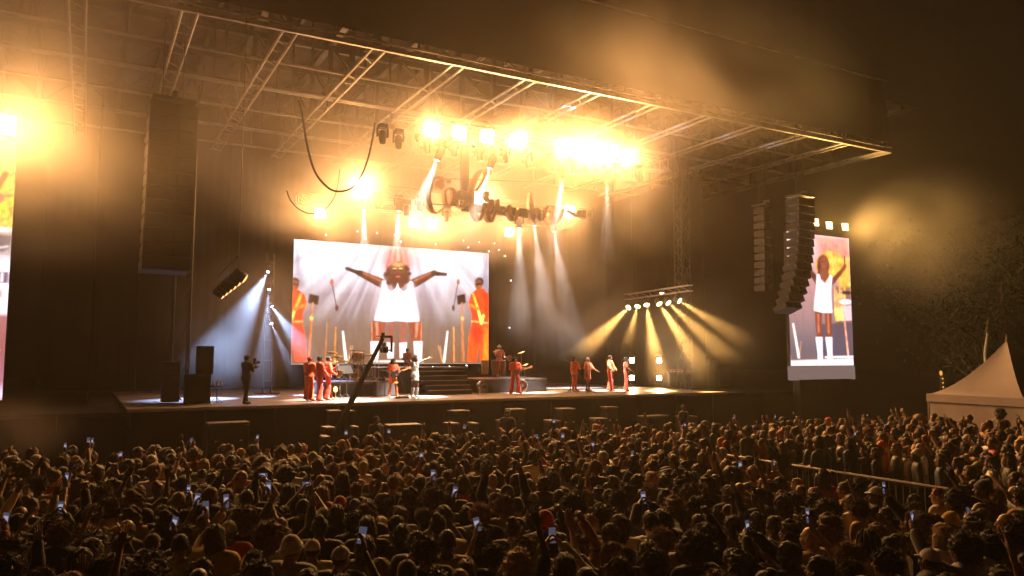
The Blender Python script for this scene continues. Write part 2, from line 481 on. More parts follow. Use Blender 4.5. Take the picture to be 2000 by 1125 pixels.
# ------------------------------------------------------------------ moving heads, par cans and their beams
M_lens = glow("lens_white", (0.85, 0.92, 1.0), 12.0)
M_lens_off = mat("lens_glass", (0.03, 0.03, 0.035), 0.08, 0, spec=0.8)
M_lens_amber = glow("lens_amber", (1.0, 0.66, 0.30), 9.0)
def moving_head(p, aim, label, s=1.0, energy=0, angle=9.0, color=COOL, group="moving head lamps", hang=1, blend=.35, lens=None):
    """p is the pivot of the head; aim its direction; hang=1 hung from above, -1 standing"""
    aim = Vector(aim).normalized()
    t = thing("moving_head_lamp", label, "stage lamp", p, 0, group)
    up = V(0, 0, hang)
    MB().bbox(up * .36 * s, (.34 * s, .30 * s, .16 * s), .03 * s).build("base", M_case, t)
    side = aim.cross(V(0, 0, 1))
    side = side.normalized() if side.length > .05 else V(1, 0, 0)
    y = MB()
    for q in (-1, 1):
        y.bbox(side * (.19 * s * q) + up * .13 * s, (.06 * s, .12 * s, .34 * s), .02 * s)
    y.bbox(up * .27 * s, (.42 * s, .13 * s, .05 * s), .02 * s)
    y.build("yoke", M_case, t)
    rot = aim.to_track_quat('Z', 'Y').to_matrix()
    MB().lathe([(.07 * s, -.22 * s), (.125 * s, -.18 * s), (.145 * s, -.02 * s), (.13 * s, .10 * s), (.11 * s, .24 * s), (.10 * s, .27 * s), (.085 * s, .25 * s)], (0, 0, 0), 14, rot).build("head", M_case, t, True)
    MB().lathe([(.001, .252 * s), (.088 * s, .252 * s), (.086 * s, .262 * s), (.05 * s, .275 * s), (.001, .278 * s)], (0, 0, 0), 12, rot).build("lens", (lens or M_lens) if energy > 0 else M_lens_off, t, True)
    if energy > 0:
        lamp('SPOT', "beam_light", t, aim * (.32 * s), aim, energy, color, spot_size=R(angle), spot_blend=blend, shadow_soft_size=.03)
    return t

# hung under the front truss; those switched off are dark
front_heads = [
    (747, 266, (0, -.1, -1), 0), (778, 276, (.1, .1, -1), 0), (832, 286, (.3, .2, -1), 0), (859, 299, (0.05, .05, -1), 1),
    (885, 291, (.3, .2, -1), 0), (936, 300, (.3, .2, -1), 0), (961, 314, (-.05, .12, -1), 1), (985, 304, (.3, .2, -1), 0),
    (1030, 314, (.3, .2, -1), 0), (1077, 319, (.3, .2, -1), 0), (1101, 333, (.12, .15, -1), 1), (1120, 325, (.3, .2, -1), 0),
    (1165, 331, (.2, .1, -1), 0), (1186, 345, (.42, .2, -1), 1), (1205, 338, (.2, .2, -1), 0), (1245, 343, (.2, .2, -1), 0)]
FRONT_TARGET = {3: (9.4, 30.3, 2.8), 6: (12.8, 31.0, 2.9), 10: (19.0, 32.0, 2.9), 13: (23.2, 32.0, 2.9)}   # whom each lit head is trained on
for i, (px, py, aim, on) in enumerate(front_heads):
    if on: aim = Vector(FRONT_TARGET[i]) - atY(px, py, YF)
    moving_head(atY(px, py, YF - (.05 if on else .25)), aim, "%s black moving head, %s from left under the front truss" % ("beaming" if on else "dark", ORD[i]),
                1.25 if on else 1.1, (52000 if i in (3, 6) else 38000) if on else 0, 24 if i == 3 else 18, (1.0, 0.85, 0.72), blend=.8)
# small heads on the front truss sending thin cool beams up towards the roof and the crowd
for i, (px, py, aim) in enumerate(((816, 272, (.0, .0, 1)), (872, 285, (.30, .0, 1)), (925, 293, (.4, .0, .9)), (978, 301, (.6, .0, .75)), (1029, 305, (.65, .0, .75)),
                                   (1072, 314, (.8, .0, .5)), (1115, 322, (.9, .0, .42)), (1162, 328, (.9, 0, .4)), (1203, 335, (.95, .0, .4)), (1250, 342, (1, .0, .35)))):
    moving_head(atY(px, py, YF - .6), aim, "small lamp with thin cool upward beam, %s from left on the front truss" % ORD[i], .5,
                60000 if i in (0, 1) else 14000 if i in (3, 4) else 1800, 10, (0.55, 0.68, 1.0), "upward beam lamps")
mid_heads = [(711, 402, (.05, .1, -1), 1), (738, 399, (.1, .1, -1), 0), (779, 404, (0, .1, -1), 1), (794, 414, (.05, .1, -1), 0), (820, 405, (0, 0, -1), 0),
             (872, 425, (0, .1, -1), 0), (1014, 440, (-.05, -.1, -1), 1), (1042, 434, (.15, 0, -1), 1), (1080, 446, (.2, 0, -1), 1)]
for i, (px, py, aim, on) in enumerate(mid_heads):
    moving_head(atY(px, py - 4, YM), aim, "%s black moving head, %s from left under the middle truss" % ("beaming" if on else "dark", ORD[i]),
                1.15, 15000 if on else 0, 17, (0.9, 0.86, 0.9))
# pin-sized white lamps along the rear truss
for i, (px, py) in enumerate(((637, 459), (698, 452), (713, 466), (736, 455), (772, 459), (783, 472), (905, 470), (851, 477), (915, 483), (936, 473), (966, 475), (974, 488), (955, 491), (987, 500), (998, 548), (995, 640))):
    p = atY(px, py, 42.0)
    t = thing("pin_lamp", "pin-sized white lamp, %s of the dots around the large screen's top edge" % ORD[i] if i < 14 else ("pin-sized white lamp right of the large screen, %s one" % ("upper" if i == 14 else "lower")), "stage lamp", p, 0, "pin lamps near the large screen")
    MB().bbox((0, .12, .02), (.14, .16, .14), .02).build("housing", M_case, t)
    MB().lathe([(.001, 0), (.026, 0), (.026, .02), (.001, .03)], (0, 0, 0), 8, Matrix.Rotation(R(90), 3, 'X')).build("lens", M_lens, t)

# ladder of four white heads at the left rear, fanning over the stage
LAD = [(527, 525), (526, 558), (526, 592), (527, 625)]
p0 = atY(527, 640, 37.0)
lad = thing("lamp_ladder", "dark pipe ladder holding four white lamps, left of the large screen", "lamp stand", (p0.x, 37.2, DECK_Z))
ztop = atY(527, 510, 37.0).z + .4
MB().tube((-.18, 0.1, 0), (-.18, .1, ztop - DECK_Z), .03, n=6).build("pole", M_darksteel, lad)
MB().tube((.18, 0.1, 0), (.18, .1, ztop - DECK_Z), .03, n=6).build("pole", M_darksteel, lad)
for i in range(6):
    MB().tube((-.18, .1, .6 + i * .95), (.18, .1, .6 + i * .95), .025, n=6).build("rung", M_darksteel, lad)
MB().box((0, .1, .02), (1.0, .9, .04)).build("base_plate", M_darksteel, lad)
aims = [(-.46, -.42, -.78), (-.12, -.40, -.9), (.62, -.50, -.95), (.30, -.55, -.9)]
es = [30000, 17000, 34000, 15000]; an = [30, 17, 28, 16]
for i, (px, py) in enumerate(LAD):
    moving_head(atY(px, py, 37.0), aims[i], "white beaming lamp, %s from top on the ladder left of the large screen" % ORD[i], .8, es[i], an[i], (0.36, 0.54, 1.0), "lamps on the left ladder", 1, 1.0)

# bar of six amber par cans over the right side of the stage
parbar = thing("lamp_bar", "dark side truss above the six amber lamps on the right", "truss", (27.6, 33.4, 6.9))
for dx in (-.15, .15):
    for dz in (0, .3):
        MB().tube((dx, -2.9, dz + .1), (dx, 2.6, dz - .02), .025, n=6).build("chord", M_alu, parbar)
for i in range(9):
    MB().tube((-.15 if i % 2 else .15, -2.9 + i * .6, .05), (.15 if i % 2 else -.15, -2.3 + i * .6, .33), .012, n=4).build("brace", M_alu, parbar)
for y in (-2, 2):
    MB().tube((0, y, .3), (0, y, ROOF_Z - 6.9), .012, n=4).build("hanging_chain", M_darksteel, parbar)
PARS = [(1227, 601), (1245, 599), (1263, 596), (1288, 594), (1306, 592), (1328, 588)]
paim = [(-1, -.35, -.62), (-.75, -.55, -1.0), (-.45, -.8, -1.15), (-.1, -1, -.95), (.1, -1, -.75), (.25, -1, -.6)]
pen = [18000, 18000, 56000, 32000, 24000, 17000]
for i, (px, py) in enumerate(PARS):
    p = atX(px, py, 27.5); aim = Vector(paim[i]).normalized()
    t = thing("par_lamp", "round amber par lamp, %s from left in the row of six on the right" % ORD[i], "stage lamp", p, 0, "amber par lamps on the right bar")
    rot = aim.to_track_quat('Z', 'Y').to_matrix()
    MB().lathe([(.08, -.4), (.15, -.36), (.17, -.1), (.18, 0), (.17, .0), (.16, -.06)], (0, 0, 0), 16, rot).build("can", M_case, t, True)
    MB().tube((-.19, 0, .05), (-.19, 0, .42), .014, n=5).tube((.19, 0, .05), (.19, 0, .42), .014, n=5).tube((-.19, 0, .42), (.19, 0, .42), .014, n=5).build("yoke", M_darksteel, t)
    MB().lathe([(.001, -.06), (.165, -.06), (.165, -.03), (.08, -.01), (.001, 0)], (0, 0, 0), 16, rot).build("lens", M_lens_amber, t, True)
    lamp('SPOT', "beam_light", t, aim * .06, aim, pen[i], (1.0, 0.54, 0.15), spot_size=R(18), spot_blend=1.0, shadow_soft_size=.08)
# the small work light on that bar
p = atX(1292, 573, 27.5)
t = thing("work_lamp", "small bright work lamp above the six amber lamps", "stage lamp", p)
MB().bbox((0, .05, 0), (.3, .12, .14), .02).build("housing", M_case, t)
for dx in (-.07, .07):
    MB().bbox((dx, -.03, 0), (.11, .03, .10), .01).build("lens", M_lens_amber, t)
# mirrored bar at the left side, seen edge on, lamps glowing orange
lb = thing("lamp_bar", "dark side truss with edge-on orange lamps, left of the white beams", "truss", (3.6, 33, 6.6))
pl0, pl1 = atX(437, 577, 4.4), atX(478, 545, 4.4)
lbo = lb.location
MB(lbo).tube(pl0 + V(-.2, 0, .35), pl1 + V(-.2, 0, .35), .04, n=6).build("pipe", M_darksteel, lb)
MB(lbo).tube(pl0 + V(-.2, 0, .75), pl1 + V(-.2, 0, .75), .04, n=6).build("pipe", M_darksteel, lb)
MB(lbo).tube(pl1 + V(-.2, 0, .3), pl1 + V(-.2, 0, ROOF_Z - pl1.z), .012, n=6).build("hanging_pole", M_darksteel, lb)
M_lens_edge = glow("lens_edge_orange", (1.0, 0.50, 0.18), 1.6)
for i in range(6):
    p = pl0.lerp(pl1, i / 5); aim = V(.85, -.15, -.55).normalized(); rot = aim.to_track_quat('Z', 'Y').to_matrix()
    t = thing("par_lamp", "orange edge-on par lamp, %s from left beside the left hanging truss" % ORD[i], "stage lamp", p, 0, "edge-on par lamps on the left bar")
    MB().lathe([(.08, -.4), (.15, -.36), (.17, -.1), (.18, 0), (.17, .0), (.16, -.06)], (0, 0, 0), 14, rot).build("can", M_case, t, True)
    MB().lathe([(.001, -.02), (.155, -.02), (.155, .01), (.08, .04), (.001, .05)], (0, 0, 0), 14, rot).build("lens", M_lens_edge, t, True)
# floor lamps along the riser edge with short cool beams
for i, (px, py) in enumerate(((601, 725), (663, 723), (843, 721), (875, 720), (908, 718), (938, 717))):
    p = atY(px, py, 36.4 if i > 1 else 35.2)
    moving_head(p, (.45, -.45, .75) , "small white floor lamp on a riser, %s from left in its row" % ORD[i], .55, 2600, 16, (0.9, 0.92, 1.0), "floor lamps on the risers", -1, .5)
# four square amber-white lamps on the right, two on each stand
for sx, lab in ((1234, "left"), (1287.5, "right")):
    base = atY(sx, 757, 35.6)
    st = thing("lamp_stand", "thin black lamp stand with two square lamps at the stage right, %s one" % lab, "lamp stand", (base.x, 35.75, DECK_Z))
    MB().tube((0, 0, 0), (0, 0, 2.0), .025, n=6).build("pole", M_darksteel, st)
    for a in range(3):
        MB().tube((0, 0, .35), (.35 * math.cos(a * 2.1), .35 * math.sin(a * 2.1), .02), .015, n=5).build("leg", M_darksteel, st)
    for py, w in ((704, "upper"), (738, "lower")):
        blinder(atY(sx, py, 35.5), "small square white-amber lamp, %s one on the %s stand at stage right" % (w, lab), .27, 30, (-.35, -1, 0), "square lamps at stage right", 2, (1, .66, .3), 2)

# ------------------------------------------------------------------ loudspeaker arrays
def line_array(p, label, n=12, w=1.35, h=.44, curve=0.0, ang=0.0, group="hanging loudspeaker arrays", depth=.75):
    t = thing("line_array", label, "loudspeaker", p, ang, group)
    MB().box((0, .1, .12), (w * .9, .9, .10)).box((0, -.2, .25), (.12, .4, .2)).build("flying_frame", M_darksteel, t)
    MB().tube((-.3, .1, .15), (-.3, .1, ROOF_Z - p.z - .05), .014, n=4).build("chain", M_darksteel, t)
    MB().tube((.3, .1, .15), (.3, .1, ROOF_Z - p.z - .05), .014, n=4).build("chain", M_darksteel, t)
    pos = V(0, 0, 0); a = 0.0
    body = MB().prism([(-depth * .35, -h / 2 + .012), (depth * .65, -h / 2 + .06), (depth * .65, h / 2 - .06), (-depth * .35, h / 2 - .012)], 0, -w / 2, w / 2).mesh("cabinet")
    body.materials.append(M_case)
    grm = MB().box((0, -depth * .35 - .02, 0), (w * .36, .04, h * .86)).mesh("grille"); grm.materials.append(mat("speaker_grille", (0.014, 0.013, 0.013), .6, .1, .4, 60))
    hn = MB().prism([(-depth * .35 - .04, -.06), (-depth * .35 - .04, .06), (-depth * .1, .0)], 0, -w * .1, w * .1).mesh("horn"); hn.materials.append(M_rubber)
    lg = MB().box((-w / 2 - .004, -depth * .35 + .06, 0), (.006, .07, .16)).mesh("side_plate"); lg.materials.append(mat("dull_plate", (.10, .095, .09), .5, .3))
    for i in range(n):
        pos = pos + V(0, math.sin(a) * h * .5, -math.cos(a) * h * .5)
        c = link("cabinet", body, None, t); c.location = pos; c.rotation_euler = (-a, 0, 0)
        
        for sx in (-1, 1): link("grille", grm, None, c).location = (sx * w * .3, 0, 0)
        link("horn", hn, None, c); link("side_plate", lg, None, c)
        pos = pos + V(0, math.sin(a) * h * .5, -math.cos(a) * h * .5)
        a += R(curve) * (1 if i < n * .5 else 2.6)
    return t
line_array(atY(338, 205, 26.0), "tall black loudspeaker array hanging left of the stage", 12, 1.4, .445, .5, R(4))
line_array(atY(1566, 388, 25.6), "curved black loudspeaker array hanging in front of the right screen", 14, 1.3, .40, 1.15, R(8))
line_array(atY(1492, 405, 28.0), "second, dimmer loudspeaker array hanging left of the curved right one", 11, .7, .40, 0.2, R(8), depth=.6)

# ------------------------------------------------------------------ hanging script sign
sign = thing("script_sign", "hanging brown script lettering of curled metal bands on a T-shaped pipe", "sign", atY(905, 400, 33.0))
M_sign = mat("sign_metal", (0.50, 0.30, 0.17), .5, .1, .25, 4)
SY = 33.0
STROKES = [
    [(868, 352), (862, 348), (852, 346), (843, 352), (836, 368), (834, 385), (838, 403), (846, 414), (855, 415), (864, 408)],
    [(862, 350), (857, 356), (856, 364), (860, 369), (864, 363), (864, 355), (868, 352), (875, 351), (878, 358)],
    [(868, 378), (872, 370), (879, 368), (885, 375), (886, 388), (882, 399), (875, 402), (869, 396), (868, 384), (866, 374)],
    [(903, 372), (897, 374), (894, 381), (898, 388), (905, 390), (908, 383), (906, 375), (912, 382), (910, 394), (904, 404), (896, 405), (891, 397), (893, 388)],
    [(930, 372), (940, 360), (947, 347), (947, 336), (940, 333), (930, 344), (922, 362), (919, 385), (921, 404), (927, 422), (933, 431), (939, 426), (944, 412), (945, 395)],
    [(944, 382), (946, 376), (949, 378), (948, 386), (953, 393), (958, 392), (957, 403), (952, 418), (954, 430), (959, 434), (963, 427), (967, 411)],
    [(972, 389), (970, 400), (972, 413), (978, 419), (984, 416), (988, 408), (993, 402), (992, 412), (997, 425), (1003, 431), (1008, 424), (1012, 406)],
    [(1034, 376), (1035, 395), (1037, 415), (1040, 432), (1043, 420), (1046, 408), (1050, 418), (1051, 428), (1056, 432), (1060, 426)],
    [(1062, 426), (1064, 412), (1070, 403), (1078, 404), (1081, 415), (1079, 428), (1083, 437), (1090, 434), (1096, 420), (1100, 409)],
    [(1107, 410), (1113, 414), (1121, 420), (1129, 423), (1131, 414), (1135, 411), (1138, 415), (1135, 420), (1132, 417), (1136, 424), (1142, 427)]]
def smooth_poly(pts, k=5):
    pts = [Vector((p[0], p[1], 0)) for p in pts]; out = []
    for i in range(len(pts) - 1):
        a, b, c, d = pts[max(i - 1, 0)], pts[i], pts[i + 1], pts[min(i + 2, len(pts) - 1)]
        for j in range(k):
            t = j / k
            out.append(.5 * ((2 * b) + (c - a) * t + (2 * a - 5 * b + 4 * c - d) * t * t + (3 * b - a - 3 * c + d) * t ** 3))
    out.append(pts[-1]); return out
so = sign.location
for st in STROKES:
    pp = [atY(p.x, p.y, SY) - so for p in smooth_poly(st)]
    vs, fs = [], []
    for i, p in enumerate(pp):
        dd = (pp[min(i + 1, len(pp) - 1)] - pp[max(i - 1, 0)]).normalized()
        nn = V(dd.z, 0, -dd.x)
        e = min(i, len(pp) - 1 - i) / 6.0
        w = .03 + .16 * max(0, abs(dd.z) - .35) * min(1, e) * (1 if dd.z < 0 else .25)
        for yy in (-.14, .14):
            vs += [p + nn * w + V(0, yy, 0), p - nn * w + V(0, yy, 0)]
    for i in range(len(pp) - 1):
        a, b = 4 * i, 4 * i + 4
        fs += [(a, b, b + 1, a + 1), (a + 2, a + 3, b + 3, b + 2), (a, a + 2, b + 2, b), (a + 1, b + 1, b + 3, a + 3)]
    fs += [(0, 1, 3, 2), (4 * len(pp) - 4, 4 * len(pp) - 2, 4 * len(pp) - 1, 4 * len(pp) - 3)]
    MB().add(vs, fs).build("letter", M_sign, sign)
M_pipe = mat("sign_pipe", (0.10, 0.075, 0.06), .5, .2, .2, 3)
a, b = atY(907, 404, SY + .35), atY(1048, 421, SY + .35)
MB(so).box((a.x, SY + .35, (a.z + ROOF_Z) / 2 - .15), (.34, .3, ROOF_Z - a.z - .1)).build("post", M_pipe, sign)
MB(so).box(((a.x + b.x) / 2, SY + .36, a.z), (b.x - a.x + .2, .26, .42)).build("crossbar", M_pipe, sign)
a, b = atY(852, 348, SY), atY(1062, 356, SY)
MB(so).tube(a, b, .015, n=5).build("upper_wire", M_darksteel, sign)
a, b = atY(838, 398, SY), atY(1108, 415, SY)
MB(so).tube(a, b, .02, n=5).build("lower_wire", M_darksteel, sign)

# drooping cables
def cable(pts, y, r, label):
    pp = [atY(p.x, p.y, y) for p in smooth_poly(pts, 6)]
    o = MB(pp[0]).path(pp, r, 6).build("cable", M_rubber, None, True); o.location = pp[0]
    return tag(o, label, "cable", "drooping cables")
cable([(584, 196), (592, 235), (600, 285), (615, 335), (640, 366), (664, 374), (690, 365), (708, 338), (720, 305), (729, 262), (732, 240)], 29.5, .042, "thick black cable drooping in a deep loop from the roof")
cable([(560, 372), (568, 392), (585, 409), (606, 417), (630, 412), (648, 394), (658, 370), (664, 330)], 34.5, .03, "thinner dark cable drooping lower, beside the left rear lamp")
# ------------------------------------------------------------------ LED screens: the running picture is a grid of lit pixels
def lin(c):
    c = np.array(c, float) / 255.0
    return np.where(c <= .04045, c / 12.92, ((c + .055) / 1.055) ** 2.4)
class Canvas:
    """a little painter; coordinates are free (x right, y down) and mapped onto W x H cells"""
    def __init__(s, W, H, box, edges=None):
        s.W, s.H = W, H
        u = (np.arange(W) + .5) / W; v = (np.arange(H) + .5) / H
        s.U, s.Vv = np.meshgrid(u, v)
        x0, x1, top, bot = box
        s.X = x0 + (x1 - x0) * s.U
        t0, t1 = top; b0, b1 = bot
        T = t0 + (t1 - t0) * s.U; B = b0 + (b1 - b0) * s.U
        s.Y = T + (B - T) * s.Vv
        s.im = np.zeros((H, W, 3)); s.px = (x1 - x0) / W
        s.rng = np.random.RandomState(4)
    def blend(s, a, col):
        a = np.clip(a, 0, 1)[..., None]
        s.im = s.im * (1 - a) + lin(col) * a
    def grad(s, stops):
        ys = [p[0] for p in stops]; cs = np.array([lin(p[1]) for p in stops])
        for k in range(3): s.im[..., k] = np.interp(s.Y, ys, cs[:, k])
    def poly(s, pts, col, soft=1.0, op=1.0):
        inside = np.zeros(s.X.shape, bool); dist = np.full(s.X.shape, 1e9); n = len(pts)
        for i in range(n):
            (x0, y0), (x1, y1) = pts[i], pts[(i + 1) % n]
            c = ((y0 > s.Y) != (y1 > s.Y)) & (s.X < (x1 - x0) * (s.Y - y0) / ((y1 - y0) or 1e-9) + x0)
            inside ^= c
            dx, dy = x1 - x0, y1 - y0
            t = np.clip(((s.X - x0) * dx + (s.Y - y0) * dy) / (dx * dx + dy * dy + 1e-9), 0, 1)
            dist = np.minimum(dist, np.hypot(s.X - x0 - t * dx, s.Y - y0 - t * dy))
        sd = np.where(inside, -dist, dist)
        s.blend(op * np.clip(.5 - sd / max(soft, .3), 0, 1), col)
    def line(s, a, b, r0, col, r1=None, soft=.8, op=1.0):
        r1 = r0 if r1 is None else r1
        dx, dy = b[0] - a[0], b[1] - a[1]
        t = np.clip(((s.X - a[0]) * dx + (s.Y - a[1]) * dy) / (dx * dx + dy * dy + 1e-9), 0, 1)
        d = np.hypot(s.X - a[0] - t * dx, s.Y - a[1] - t * dy) - (r0 + (r1 - r0) * t)
        s.blend(op * np.clip(.5 - d / max(soft, .3), 0, 1), col)
    def ell(s, c, rx, ry, col, soft=1.0, op=1.0):
        d = (np.hypot((s.X - c[0]) / rx, (s.Y - c[1]) / ry) - 1) * min(rx, ry)
        s.blend(op * np.clip(.5 - d / max(soft, .3), 0, 1), col)
    def rays(s, c, n, col, op, y0, y1, seed):
        rng = np.random.RandomState(seed)
        ang = np.arctan2(s.X - c[0], s.Y - c[1]); f = np.zeros_like(ang)
        for _ in range(n):
            a, w = rng.uniform(-1.25, 1.25), rng.uniform(.015, .06)
            f += rng.uniform(.3, 1) * np.exp(-((ang - a) / w) ** 2)
        fade = np.clip((y1 - s.Y) / (y1 - y0), 0, 1)
        s.blend(op * np.clip(f, 0, 1) * fade, col)
    def speckle(s, pts, col, amt, seed, soft=1):
        old = s.im.copy(); s.poly(pts, col, soft)
        m = np.abs(s.im - old).sum(-1) > 0
        n = np.random.RandomState(seed).rand(*s.X.shape)
        s.im = np.where((m & (n < amt))[..., None], s.im, old)
    def finish(s, seed, panels):
        """camera-video look: folds and light on cloth and skin, slight blur, grain, faint LED panel seams"""
        r = np.random.RandomState(seed)
        def noise(fx, fy, oct=3):
            f = np.zeros_like(s.X); a = 1.0
            for o in range(oct):
                for _ in range(4):
                    k = r.normal(size=2); f += a * np.sin(s.X * fx * k[0] * 2 ** o + s.Y * fy * k[1] * 2 ** o + r.uniform(0, 6)) / 4
                a *= .6
            return f
        im = s.im
        warm = np.clip((im[..., 0] - im[..., 2] * 2.2) * 2.2, 0, 1)            # orange cloth and skin
        fold = noise(.55, .22)
        im = im * (1 + (.38 * fold * warm)[..., None])
        im[..., 1] *= 1 + .30 * warm * noise(.25, .2)
        white = np.clip((im.min(-1) - .55) * 3, 0, 1) * (s.Y > s.Y.min() + 60)
        im = im * (1 - (.10 * np.abs(noise(.5, .12)) * white)[..., None])
        im = im * (1 + .10 * noise(.16, .03)[..., None])                       # drifting stage light behind
        for ax in (0, 1):
            im = (np.roll(im, 1, ax) + 2.4 * im + np.roll(im, -1, ax)) / 4.4
        im = im * (1 + r.normal(0, .035, im.shape[:2]))[..., None]
        for k in range(1, panels[0]): im[:, int(s.W * k / panels[0])] *= .90
        for k in range(1, panels[1]): im[int(s.H * k / panels[1])] *= .90
        s.im = np.clip(im, 0, 1.2)
def screen_mesh(cv, w, h, name):
    """grid in local x (width) / z (height) facing -Y, one lit cell per face"""
    H, W = cv.H, cv.W
    xs = np.linspace(-w / 2, w / 2, W + 1); zs = np.linspace(h, 0, H + 1)
    XX, ZZ = np.meshgrid(xs, zs)
    vs = np.stack([XX.ravel(), np.zeros(XX.size), ZZ.ravel()], 1)
    i, j = np.meshgrid(np.arange(H), np.arange(W), indexing='ij')
    a = (i * (W + 1) + j).ravel()
    fs = np.stack([a + W + 1, a + W + 2, a + 1, a], 1)
    me = bpy.data.meshes.new(name)
    me.from_pydata(vs.tolist(), [], fs.tolist())
    at = me.attributes.new("pixel", 'FLOAT_COLOR', 'FACE')
    c = np.concatenate([cv.im.reshape(-1, 3), np.ones((H * W, 1))], 1).astype(np.float32)
    at.data.foreach_set("color", c.ravel())
    return me
M_led = attrcol("led_wall", "pixel", 1.5, .6)
M_led.cycles.emission_sampling = 'NONE'

# ---- main screen
SYM = 762.0
cv = Canvas(336, 189, (568, 954, (466, 495), (712, 710)))
cv.grad([(466, (246, 240, 246)), (520, (222, 210, 222)), (575, (150, 128, 134)), (630, (122, 98, 86)), (712, (112, 78, 52))])
cv.rays((SYM, 400), 34, (255, 252, 255), .75, 480, 640, 2)
cv.rays((SYM, 380), 26, (96, 76, 92), .55, 470, 690, 5)
cv.rays((SYM, 380), 20, (236, 228, 240), .5, 470, 640, 9)
for sx in (-1, 1):
    cv.poly([(SYM + sx * 186, 470), (SYM + sx * 194, 470), (SYM + sx * 194, 570), (SYM + sx * 172, 560)], (120, 108, 128), 14, .7)
cv.ell((SYM, 505), 40, 44, (214, 150, 150), 30, .75)
cv.ell((SYM, 510), 24, 28, (190, 96, 70), 18, .7)
for sx in (-1, 1):
    cv.line((SYM + sx * 4, 486), (SYM + sx * 8, 520), 2, (236, 70, 46), 3, 3, .9)
    cv.line((SYM + sx * 14, 488), (SYM + sx * 22, 520), 1.4, (235, 110, 90), 2, 3, .7)
    # arms
    cv.line((SYM + sx * 34, 552), (SYM + sx * 74, 533), 9, (104, 54, 34), 6, 1.5)
    cv.line((SYM + sx * 72, 534), (SYM + sx * 98, 524 if sx < 0 else 536), 5, (70, 40, 30), 3.2, 1.2)
    cv.line((SYM + sx * 30, 550), (SYM + sx * 66, 533), 2, (190, 112, 76), 1.5, 3, .7)
    cv.line((SYM + sx * 30, 562), (SYM + sx * 60, 545), 2, (58, 30, 22), 2, 3, .7)
    for fg in range(4): cv.line((SYM + sx * 94, (525 if sx < 0 else 535) + fg), (SYM + sx * (101 - fg), (521 if sx < 0 else 533) + fg * 1.6), .8, (64, 36, 28), .6, .8)
rr = np.random.RandomState(8)
for _ in range(90):
    a = rr.uniform(0, 6.283); q = rr.uniform(.55, 1.0)
    cv.ell((SYM + 25 * q * math.cos(a), 538 + 25 * q * math.sin(a)), 4, 4, [(96, 46, 26), (70, 32, 20), (140, 74, 40), (48, 24, 18)][rr.randint(4)], 3, .8)
cv.ell((SYM, 538), 19, 22, (84, 42, 28), 5)
cv.ell((SYM, 530), 15, 20, (112, 58, 36), 2)
cv.ell((SYM, 516), 12, 4.5, (200, 150, 84), 3, .8)
cv.ell((SYM, 545), 21, 12, (92, 48, 32), 4)
for sx in (-1, 1):
    cv.ell((SYM + sx * 6, 527), 3, 1.6, (40, 20, 14), 1); cv.ell((SYM + sx * 6, 524), 4, 1.2, (240, 200, 120), 1)
cv.ell((SYM, 540), 5, 1.8, (190, 80, 60), 1)
DR = [(SYM - 30, 548), (SYM - 24, 549), (SYM - 22, 562), (SYM - 12, 571), (SYM - 3, 562), (SYM, 552), (SYM + 3, 562), (SYM + 12, 571), (SYM + 22, 562), (SYM + 24, 549), (SYM + 30, 550),
      (SYM + 35, 575), (SYM + 41, 605), (SYM + 45, 628), (SYM + 20, 629), (SYM, 627), (SYM - 20, 629), (SYM - 45, 626), (SYM - 40, 602), (SYM - 34, 575)]
for sx in (-1, 1):
    cv.poly([(SYM + sx * 46, 622), (SYM + sx * 18, 622), (SYM + sx * 24, 640), (SYM + sx * 28, 668), (SYM + sx * 47, 668), (SYM + sx * 49, 645)], (142, 70, 46), 2)
    cv.poly([(SYM + sx * 17, 622), (SYM + sx * 2, 622), (SYM + sx * 4, 650), (SYM + sx * 6, 674), (SYM + sx * 18, 674), (SYM + sx * 20, 645)], (150, 82, 66), 2, .85)
    cv.line((SYM + sx * 40, 632), (SYM + sx * 38, 658), 3, (226, 150, 120), 1.5, 4, .7)
    cv.line((SYM + sx * 49, 630), (SYM + sx * 48, 668), .8, (255, 150, 70), .8, 1, .8)
    cv.poly([(SYM + sx * 33, 667), (SYM + sx * 51, 667), (SYM + sx * 50, 704), (SYM + sx * 36, 704)], (250, 238, 242), 1.2)
    cv.poly([(SYM + sx * 5, 670), (SYM + sx * 20, 669), (SYM + sx * 18, 700), (SYM + sx * 6, 700)], (244, 226, 230), 1.2)
cv.poly([(SYM - 52, 704), (SYM + 52, 704), (SYM + 54, 708), (SYM - 54, 708)], (250, 230, 225), 2, .8)
cv.poly(DR, (253, 246, 252), 1.2)
cv.poly([(SYM, 562), (SYM + 12, 585), (SYM + 8, 612), (SYM, 624), (SYM - 8, 612), (SYM - 12, 585)], (238, 196, 214), 6, .55)
for sx in (-1, 1):
    cv.line((SYM + sx * 31, 556), (SYM + sx * 42, 622), 3, (206, 172, 186), 3, 6, .6)
    cv.line((SYM + sx * 14, 580), (SYM + sx * 22, 624), 1.5, (222, 196, 208), 1.5, 5, .5)
    cv.ell((SYM + sx * 12, 561), 8, 7, (120, 62, 42), 4, .55)
cv.speckle(DR, (222, 190, 212), .22, 3)
